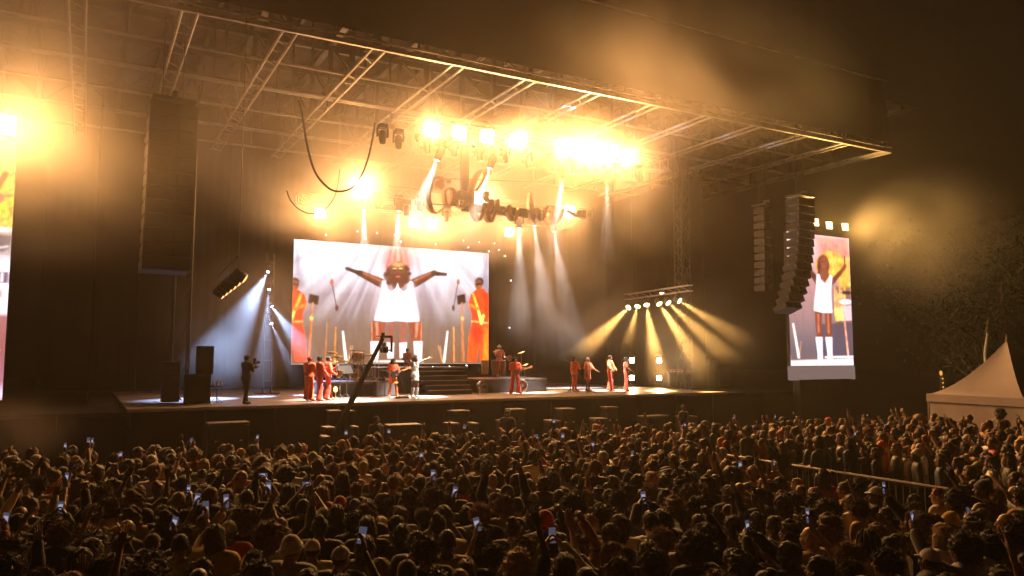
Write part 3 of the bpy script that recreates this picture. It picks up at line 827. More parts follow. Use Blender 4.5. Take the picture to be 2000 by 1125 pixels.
# the saxophone player in orange at either side
def sax(sx, cx):
    def q(p): return (cx + sx * p[0], p[1])
    legs = [(-14, 628), (22, 628), (26, 660), (24, 706), (4, 706), (2, 668), (-4, 706), (-24, 706), (-22, 660)]
    cv.poly([q(p) for p in legs], (250, 74, 24), 2)
    cv.poly([q(p) for p in [(-14, 640), (6, 640), (4, 668), (-10, 672)]], (242, 40, 26), 8, .8)
    cv.poly([q(p) for p in [(14, 640), (25, 650), (24, 704), (10, 704)]], (255, 132, 30), 6, .7)
    body = [(-22, 592), (-18, 576), (-6, 566), (10, 564), (22, 576), (25, 600), (24, 632), (-14, 634), (-16, 612)]
    cv.poly([q(p) for p in body], (248, 66, 22), 2)
    cv.poly([q(p) for p in [(8, 566), (22, 578), (24, 600), (18, 618), (10, 600)]], (240, 50, 20), 5, .8)
    cv.ell(q((1, 551)), 9.5, 9, (40, 22, 16), 3); cv.ell(q((0, 557)), 8, 10.5, (128, 64, 36), 2); cv.ell(q((3, 560)), 4, 5, (176, 96, 56), 3, .6)
    cv.line(q((-6, 556)), q((6, 555)), 1.8, (30, 16, 12), 1.8, 1)
    cv.line(q((-12, 575)), q((0, 610)), 2.2, (250, 182, 60), 2.8, 1.5); cv.line(q((0, 610)), q((6, 632)), 2.6, (255, 222, 110), 3.2, 1.5)
    cv.line(q((6, 632)), q((10, 618)), 2.4, (255, 214, 96), 3.4, 1.5); cv.line(q((-15, 628)), q((24, 632)), 1.6, (255, 190, 110), 1.6, 1.5, .8)
    cv.line(q((-20, 596)), q((-2, 604)), 3, (255, 120, 40), 3, 1.5)
sax(1, 932); sax(-1, 571)
for sx, x in ((1, 892), (-1, 607)):
    cv.poly([(x - sx * 8, 578), (x + sx * 10, 574), (x + sx * 12, 592), (x - sx * 6, 596)], (46, 26, 20), 2)
    cv.line((x + sx * 3, 592), (x + sx * 8, 706), 1.2, (226, 118, 52), 1.6, 1.4); cv.ell((x + sx * 5, 622), 3, 4, (255, 190, 80), 1.5)
    mx = SYM + sx * 122
    cv.line((mx + sx * 2, 556), (mx - sx * 6, 598), 1.0, (92, 56, 50), 1.0, 1); cv.ell((mx + sx * 3, 551), 3.4, 6, (180, 90, 64), 1.5); cv.ell((mx - sx * 7, 602), 3.2, 6, (90, 44, 40), 1.5)
    cv.line((mx - sx * 6, 640), (mx - sx * 5, 706), 1.2, (240, 140, 60), 1.6, 1.4, .9)
    cv.line((mx + sx * 10, 630), (mx + sx * 12, 706), .6, (216, 120, 60), .8, 1, .7)
    tx = SYM + sx * 98
    cv.line((tx + sx * 5, 648), (tx - sx * 2, 706), 1.6, (255, 246, 230), 2.6, 1.6)
    cv.line((tx - sx * 14, 676), (tx - sx * 6, 706), .7, (240, 170, 120), .7, 1, .7); cv.line((tx - sx * 10, 676), (tx - sx * 6, 706), .7, (240, 170, 120), .7, 1, .7)
cv.finish(12, (12, 7))
def screen(name, label, p, w, h, cvs, frame=.12, base=True, group=None):
    t = thing(name, label, "screen", p, 0, group)
    me = screen_mesh(cvs, w, h, "lit_picture"); me.materials.append(M_led)
    link("lit_picture", me, None, t)
    MB().box((0, .12, h / 2), (w + 2 * frame * .0 + .02, .2, h + .02)).build("cabinet_back", M_case, t)
    return t
c0, c1 = atY(568, 712, 42.0), atY(954, 710, 42.0)
SW = c1.x - c0.x; zt = (atY(570, 466, 42.0).z + atY(953, 495, 42.0).z) / 2; zb = (c0.z + c1.z) / 2
screen("video_screen", "large bright screen showing a woman in white with arms spread", ((c0.x + c1.x) / 2, 42.0, zb), SW, zt - zb, cv)

# ---- right screen
rv = Canvas(96, 216, (1541, 1668, (455, 464), (714, 714)))
rv.grad([(455, (226, 186, 188)), (540, (176, 128, 128)), (620, (140, 108, 108)), (680, (98, 84, 92)), (700, (100, 82, 84)), (716, (120, 90, 84))])
rv.poly([(1598, 462), (1668, 463), (1668, 545), (1640, 520), (1610, 505)], (232, 118, 92), 18, .8)
rv.poly([(1541, 456), (1590, 460), (1582, 540), (1541, 560)], (238, 226, 232), 16, .8)
rv.ell((1628, 520), 32, 30, (240, 164, 74), 3); rv.poly([(1640, 520), (1668, 500), (1668, 575), (1644, 570)], (250, 176, 64), 8, .9)
rv.poly([(1630, 560), (1668, 560), (1668, 660), (1636, 660)], (120, 74, 66), 6, .8)
for i in range(7):
    rv.line((1634 + i * 3.5, 562 + (i % 3) * 6), (1633 + i * 3.5, 618), 1.0, (255, 196 - 20 * (i % 2), 110), 1.0, 1.5)
rv.ell((1656, 590), 14, 5, (236, 214, 216), 1.5); rv.ell((1660, 572), 12, 4, (60, 40, 40), 2); rv.poly([(1642, 600), (1668, 596), (1668, 626), (1646, 628)], (214, 184, 190), 2, .8)
rv.poly([(1632, 604), (1648, 600), (1650, 626), (1634, 628)], (255, 226, 110), 3, .8)
rv.poly([(1600, 634), (1668, 630), (1668, 706), (1600, 700)], (72, 62, 76), 3, .85)
rv.line((1651, 610), (1658, 706), 1.2, (250, 170, 130), 1.6, 1.2); rv.line((1657, 500), (1657, 520), 1.6, (120, 60, 40), 1.6, 1)
# singer
rv.line((1588, 536), (1600, 552), 5, (84, 42, 34), 6, 1.5); rv.line((1576, 522), (1590, 538), 4, (70, 36, 30), 5, 1.5)
rv.line((1628, 552), (1645, 535), 5.5, (104, 52, 38), 4.5, 1.5); rv.line((1645, 535), (1656, 522), 4.2, (120, 60, 44), 3.6, 1.5); rv.ell((1657, 519), 4, 5, (130, 66, 50), 1.2)
rv.ell((1612, 518), 13, 20, (104, 46, 30), 3); rv.ell((1613, 514), 8.5, 12.5, (128, 66, 50), 1.5); rv.poly([(1600, 520), (1606, 512), (1608, 545), (1600, 548)], (76, 32, 24), 2)
rv.ell((1610, 512), 2, 1.2, (40, 20, 16), .8); rv.ell((1617, 511), 2, 1.2, (40, 20, 16), .8); rv.ell((1614, 521), 3, 1.2, (176, 70, 60), .8)
rv.poly([(1604, 526), (1622, 526), (1624, 540), (1614, 552), (1604, 542)], (122, 62, 46), 2)
RD = [(1598, 538), (1603, 536), (1606, 548), (1614, 556), (1622, 546), (1625, 537), (1630, 540), (1626, 566), (1626, 590), (1627, 612), (1608, 612), (1590, 608), (1592, 585), (1596, 562)]
for x in (1599, 1619):
    rv.poly([(x - 8, 606), (x + 8, 606), (x + 5, 640), (x + 6, 662), (x - 5, 662), (x - 7, 640)], (122, 58, 40), 1.5)
    rv.line((x - 1, 615), (x - 1, 650), 2, (206, 120, 90), 1.5, 3, .7)
    rv.poly([(x - 8, 659), (x + 6, 659), (x + 5, 690), (x + 6, 712), (x - 5, 712), (x - 5, 690)], (240, 224, 234), 1.2)
rv.poly(RD, (252, 240, 248), 1.2); rv.speckle(RD, (228, 200, 216), .15, 6)
rv.poly([(1541, 704), (1668, 700), (1668, 716), (1541, 716)], (236, 214, 216), 2, .85)
rv.line((1548, 634), (1557, 698), 1.6, (255, 240, 226), 2.2, 1.4); rv.line((1562, 668), (1558, 698), .8, (196, 130, 100), .8, 1); rv.line((1610, 698), (1668, 697), 1.5, (255, 244, 246), 1.5, 1.2)
rv.finish(5, (5, 9))
q0, q1 = atY(1541, 714, 29.0), atY(1668, 714, 29.0)
zt2 = (atY(1545, 456, 29.0).z + atY(1658, 463, 29.0).z) / 2; zb2 = (q0.z + q1.z) / 2
RSW = atY(1663, 600, 29.0).x - atY(1541, 600, 29.0).x
rs = screen("video_screen", "tall screen on the right showing a singer in a white dress", ((atY(1541, 600, 29.0).x + atY(1663, 600, 29.0).x) / 2, 29.0, zb2), RSW, zt2 - zb2, rv)
pl = mat("screen_plinth", (0.42, 0.37, 0.36), .6, 0, .15, 2)
zpl = atY(1600, 742, 29.0).z
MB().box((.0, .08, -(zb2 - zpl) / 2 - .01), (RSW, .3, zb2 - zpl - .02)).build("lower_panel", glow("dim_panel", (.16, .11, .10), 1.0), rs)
MB().box((0, .1, (-zb2) / 2 - .35), (RSW * .8, .5, zb2 - .8)).build("plinth", M_black, rs)

# ---- left screen, mostly outside the picture
lv = Canvas(150, 230, (-230, 30, (268, 276), (720, 720)))
lv.grad([(268, (250, 196, 92)), (330, (252, 180, 86)), (395, (255, 190, 60)), (430, (252, 170, 90)), (440, (170, 140, 132)), (470, (160, 140, 136)), (490, (240, 214, 232)), (520, (246, 226, 240)), (572, (240, 220, 236)), (580, (150, 96, 90)), (640, (136, 80, 78)), (690, (150, 96, 110)), (712, (214, 190, 214)), (720, (150, 130, 150))])
lv.line((16, 336), (6, 360), 5, (150, 62, 40), 5, 2); lv.line((24, 336), (30, 332), 1.2, (180, 70, 40), 1.2, 1); lv.ell((5, 378), 13, 10, (214, 98, 80), 3); lv.line((10, 374), (28, 372), 2.5, (200, 84, 70), 2, 2)
lv.line((24, 385), (28, 405), 3, (232, 84, 60), 3, 4, .7)
lv.ell((4, 432), 28, 4, (232, 226, 240), 2); lv.poly([(-40, 436), (30, 442), (28, 462), (20, 470), (-40, 462)], (96, 78, 74), 3, .8); lv.line((-20, 472), (26, 460), 1, (240, 220, 220), 1, 1)
lv.poly([(-230, 504), (29, 504), (29, 523), (-230, 523)], (110, 84, 96), 1.5); 
for a, b in (((4, 507), (4, 520)), ((4, 507), (13, 520)), ((13, 507), (13, 520)), ((20, 507), (20, 520))):
    lv.line(a, b, 1.4, (250, 240, 252), 1.4, .8)
lv.poly([(-230, 535), (22, 535), (22, 548), (-230, 545)], (150, 96, 100), 3, .7)
lv.ell((-120, 470), 60, 130, (150, 70, 50), 20); lv.ell((-120, 380), 26, 34, (110, 54, 40), 5); lv.poly([(-170, 440), (-70, 440), (-50, 640), (-190, 640)], (236, 90, 40), 8)
lv.finish(6, (5, 9))
lq = atY(32, 400, 29.0)
zlt = atY(32, 275, 29.0).z; zlb = 2.2
lsx = (atY(32, 275, 29.0).x + atY(5, 790, 29.0).x) / 2
ls = screen("video_screen", "tall side screen cut off by the picture's left edge, orange and white picture", (lsx - 2.45, 29.0, zlb), 4.9, zlt - zlb, lv)
MB().box((0, .1, -.85), (3.9, .5, 1.65)).build("plinth", M_black, ls)
# ------------------------------------------------------------------ figures: smooth bodies grown from a distance field
def smin(a, b, k):
    h = np.maximum(k - np.abs(a - b), 0) / k
    return np.minimum(a, b) - h * h * k * .25
def smax(a, b, k):
    return -smin(-a, -b, k)
def d_cap(P, a, b, ra, rb, sq=(1, 1, 1)):
    s = np.array(sq, float); A = np.array(a) / s; B = np.array(b) / s; Q = P / s
    ab = B - A; t = np.clip(((Q - A) @ ab) / (ab @ ab + 1e-12), 0, 1)
    return (np.linalg.norm(Q - A - t[:, None] * ab, axis=1) - (ra + (rb - ra) * t)) * s.min()
def d_ell(P, c, r):
    r = np.array(r, float); q = (P - np.array(c)) / r
    k0 = np.linalg.norm(q, axis=1); k1 = np.linalg.norm(q / r, axis=1)
    return k0 * (k0 - 1) / np.maximum(k1, 1e-9)
def nets(fn, lo, hi, h):
    """surface nets: vertices and quads of the zero level of fn"""
    lo = np.array(lo, float); n = np.ceil((np.array(hi) - lo) / h).astype(int) + 1
    ax = [lo[i] + h * np.arange(n[i]) for i in range(3)]
    G = np.stack(np.meshgrid(*ax, indexing='ij'), -1).reshape(-1, 3)
    f = fn(G).reshape(n)
    s = f < 0
    acc = np.zeros(tuple(n - 1) + (3,)); cnt = np.zeros(tuple(n - 1))
    base = np.stack(np.meshgrid(*[np.arange(k - 1) for k in n], indexing='ij'), -1).astype(float)
    def sl(o): return tuple(slice(o[i], o[i] + n[i] - 1) for i in range(3))
    for axis in range(3):
        o2 = [k for k in range(3) if k != axis]
        for a in (0, 1):
            for b in (0, 1):
                o = [0, 0, 0]; o[o2[0]] = a; o[o2[1]] = b
                e = list(o); e[axis] = 1
                f0, f1 = f[sl(o)], f[sl(e)]
                m = (f0 < 0) != (f1 < 0)
                t = np.where(m, f0 / np.where(m, f0 - f1, 1), 0)
                p = base + np.array(o, float); p[..., axis] += t
                acc += p * m[..., None]; cnt += m
    on = cnt > 0
    idx = -np.ones(on.shape, int); idx[on] = np.arange(on.sum())
    V_ = lo + h * (acc[on] / cnt[on][:, None])
    quads = []
    for axis in range(3):
        u, v = [k for k in range(3) if k != axis]
        c = [slice(1, n[i] - 1) for i in range(3)]; c[axis] = slice(0, n[axis] - 1)
        e = list(c); e[axis] = slice(1, n[axis])
        a_, b_ = s[tuple(c)], s[tuple(e)]
        w = np.argwhere(a_ != b_)
        if len(w) == 0: continue
        flip = a_[tuple(w.T)]
        off = np.array([1, 1, 1]); off[axis] = 0
        cell = w + off
        def g(du, dv):
            q = cell.copy(); q[:, u] -= du; q[:, v] -= dv
            return idx[tuple(q.T)]
        Q = np.stack([g(1, 1), g(0, 1), g(0, 0), g(1, 0)], 1)
        if axis == 1: flip = ~flip
        Q = np.where(flip[:, None], Q, Q[:, ::-1])
        quads.append(Q)
    Q = np.concatenate(quads) if quads else np.zeros((0, 4), int)
    return V_, Q
def np_mesh(name, parts, smooth=True):
    vs, fs, n = [], [], 0
    for v, q in parts:
        vs.append(np.asarray(v)); fs += [tuple(r) for r in (np.asarray(q) + n).tolist()]; n += len(v)
    me = bpy.data.meshes.new(name); me.from_pydata(np.concatenate(vs).tolist(), [], fs); me.update()
    if smooth: me.shade_smooth()
    return me

SHX, SHZ = .188, 1.412
HEADC = np.array([0, .015, 1.60])
def sdf_head(P, neck=True):
    d = d_ell(P, (0, -.012, .028), (.076, .094, .092))
    d = smin(d, d_ell(P, (0, .020, -.042), (.056, .062, .070)), .03)
    d = smin(d, d_cap(P, (0, .066, -.088), (0, .060, -.090), .022, .022), .03)
    d = smin(d, d_cap(P, (-.034, .078, .028), (.034, .078, .028), .013, .013), .02)
    for s in (-1, 1):
        d = smax(d, -d_cap(P, (s * .033, .102, .008), (s * .033, .104, .008), .020, .020), .012)
        d = smin(d, d_cap(P, (s * .033, .074, .008), (s * .033, .075, .008), .0125, .0125), .004)
        d = smin(d, d_cap(P, (s * .045, .060, -.02), (s * .03, .07, -.035), .020, .02), .02)
        d = smin(d, d_ell(P, (s * .080, -.008, -.004), (.011, .022, .034)), .008)
    d = smin(d, d_cap(P, (0, .086, .012), (0, .106, -.022), .009, .0155), .012)
    d = smin(d, d_cap(P, (-.02, .082, -.048), (.02, .082, -.048), .0095, .0095), .008)
    d = smin(d, d_cap(P, (-.016, .080, -.060), (.016, .080, -.060), .010, .010), .008)
    if neck: d = smin(d, d_cap(P, (0, -.022, -.06), (0, -.035, -.20), .054, .060), .03)
    return d
HANDS = {}
def hand_mesh(kind, side):
    """frame: z fingers, y palm side, x thumb side (for side=+1)"""
    key = (kind, side)
    if key in HANDS: return HANDS[key]
    curl = {'open': .12, 'relaxed': .55, 'grip': 1.15, 'fist': 1.6}[kind]
    segs = []
    for i, (x, L, z) in enumerate(((-.031, .058, .078), (-.0105, .072, .086), (.0105, .078, .088), (.031, .068, .084))):
        sp = x * (.5 if kind == 'open' else .1)
        p = np.array([x, 0, z]); a = curl * .55
        for j, l in enumerate((L * .55, L * .45)):
            q = p + l * np.array([sp * 3, math.sin(a), math.cos(a)])
            segs.append((p, q, .0092 - .001 * j, .0085 - .0012 * j)); p = q; a += curl * .95
    t0 = np.array([.030, .004, .018]); ta = .9 if kind == 'open' else .45
    t1 = t0 + .040 * np.array([math.sin(ta), .25 + .3 * (kind != 'open'), math.cos(ta)]); t2 = t1 + .032 * np.array([math.sin(ta) * .5, .2 + .5 * (kind != 'open'), math.cos(ta)])
    segs += [(t0, t1, .014, .0105), (t1, t2, .0105, .0085)]
    def f(P):
        d = d_ell(P, (0, 0, .046), (.042, .0165, .052))
        d = smin(d, d_cap(P, (0, 0, -.03), (0, 0, .02), .026, .027, (1, .72, 1)), .02)
        e = None
        for a, b, r, s in segs:
            q = d_cap(P, a, b, r, s); e = q if e is None else np.minimum(e, q)
        return smin(d, e, .007)
    v, q = nets(f, (-.075, -.06, -.07), (.095, .12, .185), .0068)
    v = v * 1.06
    if side < 0:
        v = v * np.array([-1, 1, 1]); q = q[:, ::-1]
    HANDS[key] = (v, q)
    return HANDS[key]
def frame(z, y):
    z = np.array(z, float); z /= np.linalg.norm(z); y = np.array(y, float); y = y - z * (y @ z); y /= np.linalg.norm(y)
    return np.stack([np.cross(y, z), y, z], 1)

def pose(**k):
    p = dict(shL=(-SHX, 0, SHZ), shR=(SHX, 0, SHZ), elL=(-.235, -.02, 1.13), elR=(.235, -.02, 1.13), wrL=(-.25, .06, .89), wrR=(.25, .06, .89),
             hipL=(-.09, 0, .92), hipR=(.09, 0, .92), knL=(-.10, .02, .50), knR=(.10, .02, .50), anL=(-.11, -.01, .09), anR=(.11, -.01, .09),
             toeL=(-.13, .14, .035), toeR=(.13, .14, .035), handL='relaxed', handR='relaxed', palmL=None, palmR=None, fingL=None, fingR=None, head=(0, 0, 0), lean=0.0)
    p.update(k); return p
def limb_prims(p):
    A = {}
    A['torso'] = [((0, .0, 1.00), (0, .0, 1.12), .148, .132, (1, .70, 1)), ((0, 0, 1.12), (0, .0, 1.32), .132, .158, (1, .68, 1)), ((0, -.005, 1.30), (0, -.01, 1.38), .150, .118, (1, .66, 1)),
                  ((-.14, -.005, 1.405), (.14, -.005, 1.405), .060, .060, (1, 1, 1)), ((0, -.02, 1.40), (0, -.02, 1.52), .06, .055, (1, 1, 1))]
    A['hips'] = [((-.05, 0, .94), (.05, 0, .94), .125, .125, (1, .85, 1))]
    A['uarm'] = [(p['sh' + s], p['el' + s], .054, .040, (1, 1, 1)) for s in 'LR']
    A['farm'] = [(p['el' + s], p['wr' + s], .040, .027, (1, 1, 1)) for s in 'LR']
    A['thigh'] = [(p['hip' + s], p['kn' + s], .088, .058, (1, 1, 1)) for s in 'LR']
    A['calf'] = [(p['kn' + s], p['an' + s], .056, .038, (1, 1, 1)) for s in 'LR']
    A['foot'] = [(p['an' + s], p['toe' + s], .040, .030, (1, 1, 1)) for s in 'LR']
    return A
def union(P, prims, off=0.0, k=.03, grow=0.0):
    d = None
    for a, b, ra, rb, sq in prims:
        q = d_cap(P, a, b, ra + off, rb + off + grow, sq); d = q if d is None else smin(d, q, k)
    return d
def bounds(prims, m):
    pts = np.array([x for pr in prims for x in (pr[0], pr[1])]); r = max(max(pr[2], pr[3]) for pr in prims) + m
    return pts.min(0) - r, pts.max(0) + r
def head_xf(p):
    yaw, pit, rol = p['head']
    M = (Matrix.Rotation(yaw, 3, 'Z') @ Matrix.Rotation(pit, 3, 'X') @ Matrix.Rotation(rol, 3, 'Y'))
    return np.array(M)
NECK = np.array([0, -.03, -.12])
def place_head(v, p):
    M = head_xf(p); return (v - NECK) @ M.T + NECK + HEADC
_headcache = {}
def head_parts(h=.0088):
    if h not in _headcache:
        _headcache[h] = nets(lambda P: sdf_head(P), (-.11, -.13, -.24), (.11, .14, .14), h)
    return _headcache[h]
def hand_parts(p):
    out = []
    for s, sg in (('L', -1), ('R', 1)):
        el, wr = np.array(p['el' + s]), np.array(p['wr' + s])
        z = np.array(p['fing' + s]) if p['fing' + s] is not None else wr - el
        y = np.array(p['palm' + s]) if p['palm' + s] is not None else np.array([-sg * 1.0, .15, 0])
        Fm = frame(z, y)
        side = 1 if s == 'R' else -1
        # keep the thumb on the forward / upper side
        v, q = hand_mesh(p['hand' + s], 1)
        th = Fm[:, 0]
        fwd = np.array([0, 1, .4]) if abs(z[2]) > .5 else np.array([0, .3, 1])
        if th @ fwd < 0: v, q = hand_mesh(p['hand' + s], -1)
        out.append((v @ Fm.T + wr + Fm[:, 2] * .012, q))
    return out
def body_parts(p, h=.021, head_h=.0088):
    A = limb_prims(p); pr = A['torso'] + A['hips'] + A['uarm'] + A['farm'] + A['thigh'] + A['calf'] + A['foot']
    lo, hi = bounds(pr, .03)
    lo[2] = -.03
    def f(P):
        d = union(P, A['torso'] + A['hips'] + A['uarm'] + A['farm'], 0, .035)
        e = union(P, A['thigh'][:1] + A['calf'][:1] + A['foot'][:1], 0, .02); g = union(P, A['thigh'][1:] + A['calf'][1:] + A['foot'][1:], 0, .02)
        return smin(d, np.minimum(e, g), .03)
    v, q = nets(f, lo, hi, h)
    hv, hq = head_parts(head_h)
    return [(v, q), (place_head(hv, p), hq)] + hand_parts(p)
def wrinkle(P, amp=.006, f=22):
    return amp * (np.sin(P[:, 0] * f + 2 * np.sin(P[:, 2] * f * .6)) * np.cos(P[:, 2] * f * .8 + P[:, 1] * f * .5))
def garment(kind, p, h=.021):
    A = limb_prims(p)
    if kind in ('tee', 'long', 'vest', 'jacket', 'hoodie'):
        off = {'tee': .024, 'long': .024, 'vest': .020, 'jacket': .032, 'hoodie': .036}[kind]
        hem = {'tee': .86, 'long': .86, 'vest': 1.0, 'jacket': .93, 'hoodie': .85}[kind]
        pr = A['torso'][:4] + A['hips']
        sl = [] if kind == 'vest' else [(a, b, ra, rb, s) for a, b, ra, rb, s in A['uarm']]
        if kind in ('tee',):
            sl = [(a, tuple(np.array(a) + (np.array(b) - np.array(a)) * .72), ra, rb + .012, s) for a, b, ra, rb, s in sl]
        if kind in ('long', 'jacket', 'hoodie'):
            sl = sl + [(a, tuple(np.array(a) + (np.array(b) - np.array(a)) * .94), ra, rb, s) for a, b, ra, rb, s in A['farm']]
        if kind == 'hoodie': sl = sl + [((-.07, -.085, 1.46), (.07, -.085, 1.46), .045, .045, (1, 1, 1)), ((-.085, -.04, 1.47), (-.06, .05, 1.44), .03, .02, (1, 1, 1)), ((.085, -.04, 1.47), (.06, .05, 1.44), .03, .02, (1, 1, 1))]
        allp = pr + sl
        def f(P):
            d = union(P, pr, off, .04)
            if sl: d = smin(d, union(P, sl, off * .9, .02), .03)
            d = d + wrinkle(P)
            d = smax(d, hem - P[:, 2], .01)
            nk = np.linalg.norm((P - np.array([0, .0, 1.52])) / np.array([1, 1, 1]), axis=1) - .085
            if kind != 'hoodie': d = smax(d, -nk, .01)
            return d
        lo, hi = bounds(allp, off + .03)
        return nets(f, lo, hi, h)
    if kind in ('trousers', 'wide', 'shorts'):
        off = {'trousers': .014, 'wide': .022, 'shorts': .02}[kind]; gr = .038 if kind == 'wide' else 0
        hem = .53 if kind == 'shorts' else .055
        pr = A['hips'] + A['thigh'] + A['calf']
        def f(P):
            d = union(P, A['hips'], off * .3, .03)
            e = smin(union(P, A['thigh'][:1], off, .02), union(P, A['calf'][:1], off + gr * .4, .02, gr), .02)
            g = smin(union(P, A['thigh'][1:], off, .02), union(P, A['calf'][1:], off + gr * .4, .02, gr), .02)
            d = smin(d, np.minimum(e, g), .03) + wrinkle(P, .005, 18)
            d = smax(d, P[:, 2] - 1.02, .01); d = smax(d, hem - P[:, 2], .01)
            return d
        lo, hi = bounds(pr, off + gr + .03)
        return nets(f, lo, hi, h)
    if kind in ('dress', 'skirt', 'longtop'):
        hem = {'dress': .70, 'skirt': .62, 'longtop': .62}[kind]; top = 1.02 if kind == 'skirt' else 9
        pr = A['torso'][:4] + A['hips']
        fl = {'dress': .035, 'skirt': .11, 'longtop': .06}[kind]
        sl = A['uarm'] if kind == 'longtop' else []
        def f(P):
            d = union(P, pr, .014, .04)
            d = smin(d, d_cap(P, (0, 0, .98), (0, .01, hem), .142, .142 + fl, (1, .8, 1)), .04)
            if sl: d = smin(d, union(P, sl, .02, .02, .05), .03)
            if kind == 'skirt': d = d + .010 * np.sin(np.arctan2(P[:, 1], P[:, 0]) * 16) * np.clip((1.0 - P[:, 2]) * 4, 0, 1)
            else: d = d + wrinkle(P, .004)
            d = smax(d, hem - P[:, 2], .01); d = smax(d, P[:, 2] - top, .01)
            if kind == 'dress':
                nk = d_ell(P, (0, .10, 1.47), (.085, .14, .15)); d = smax(d, -nk, .01)
                for s in (-1, 1): d = smax(d, -d_cap(P, (s * .21, 0, 1.30), (s * .20, 0, 1.5), .075, .085), .01)
            else:
                d = smax(d, -(np.linalg.norm(P - np.array([0, 0, 1.52]), axis=1) - .085), .01)
            return d
        lo, hi = bounds(pr + sl, .13); lo[2] = hem - .05
        return nets(f, lo, hi, h)
    if kind in ('boots', 'shoes'):
        off, top = (.016, .44) if kind == 'boots' else (.016, .12)
        pr = A['calf'] + A['foot']
        def f(P):
            d = np.minimum(union(P, A['calf'][:1] + A['foot'][:1], off, .03), union(P, A['calf'][1:] + A['foot'][1:], off, .03))
            return smax(smax(d, P[:, 2] - top, .008), .002 - P[:, 2], .008)
        lo, hi = bounds(pr, off + .03)
        return nets(f, lo, hi, h * .8)
    if kind == 'belt':
        pr = A['torso'][:2] + A['hips']
        def f(P):
            d = union(P, pr, .026, .04); return smax(smax(d, P[:, 2] - 1.0, .01), .93 - P[:, 2], .01)
        lo, hi = bounds(pr, .06)
        return nets(f, lo, hi, h * .75)

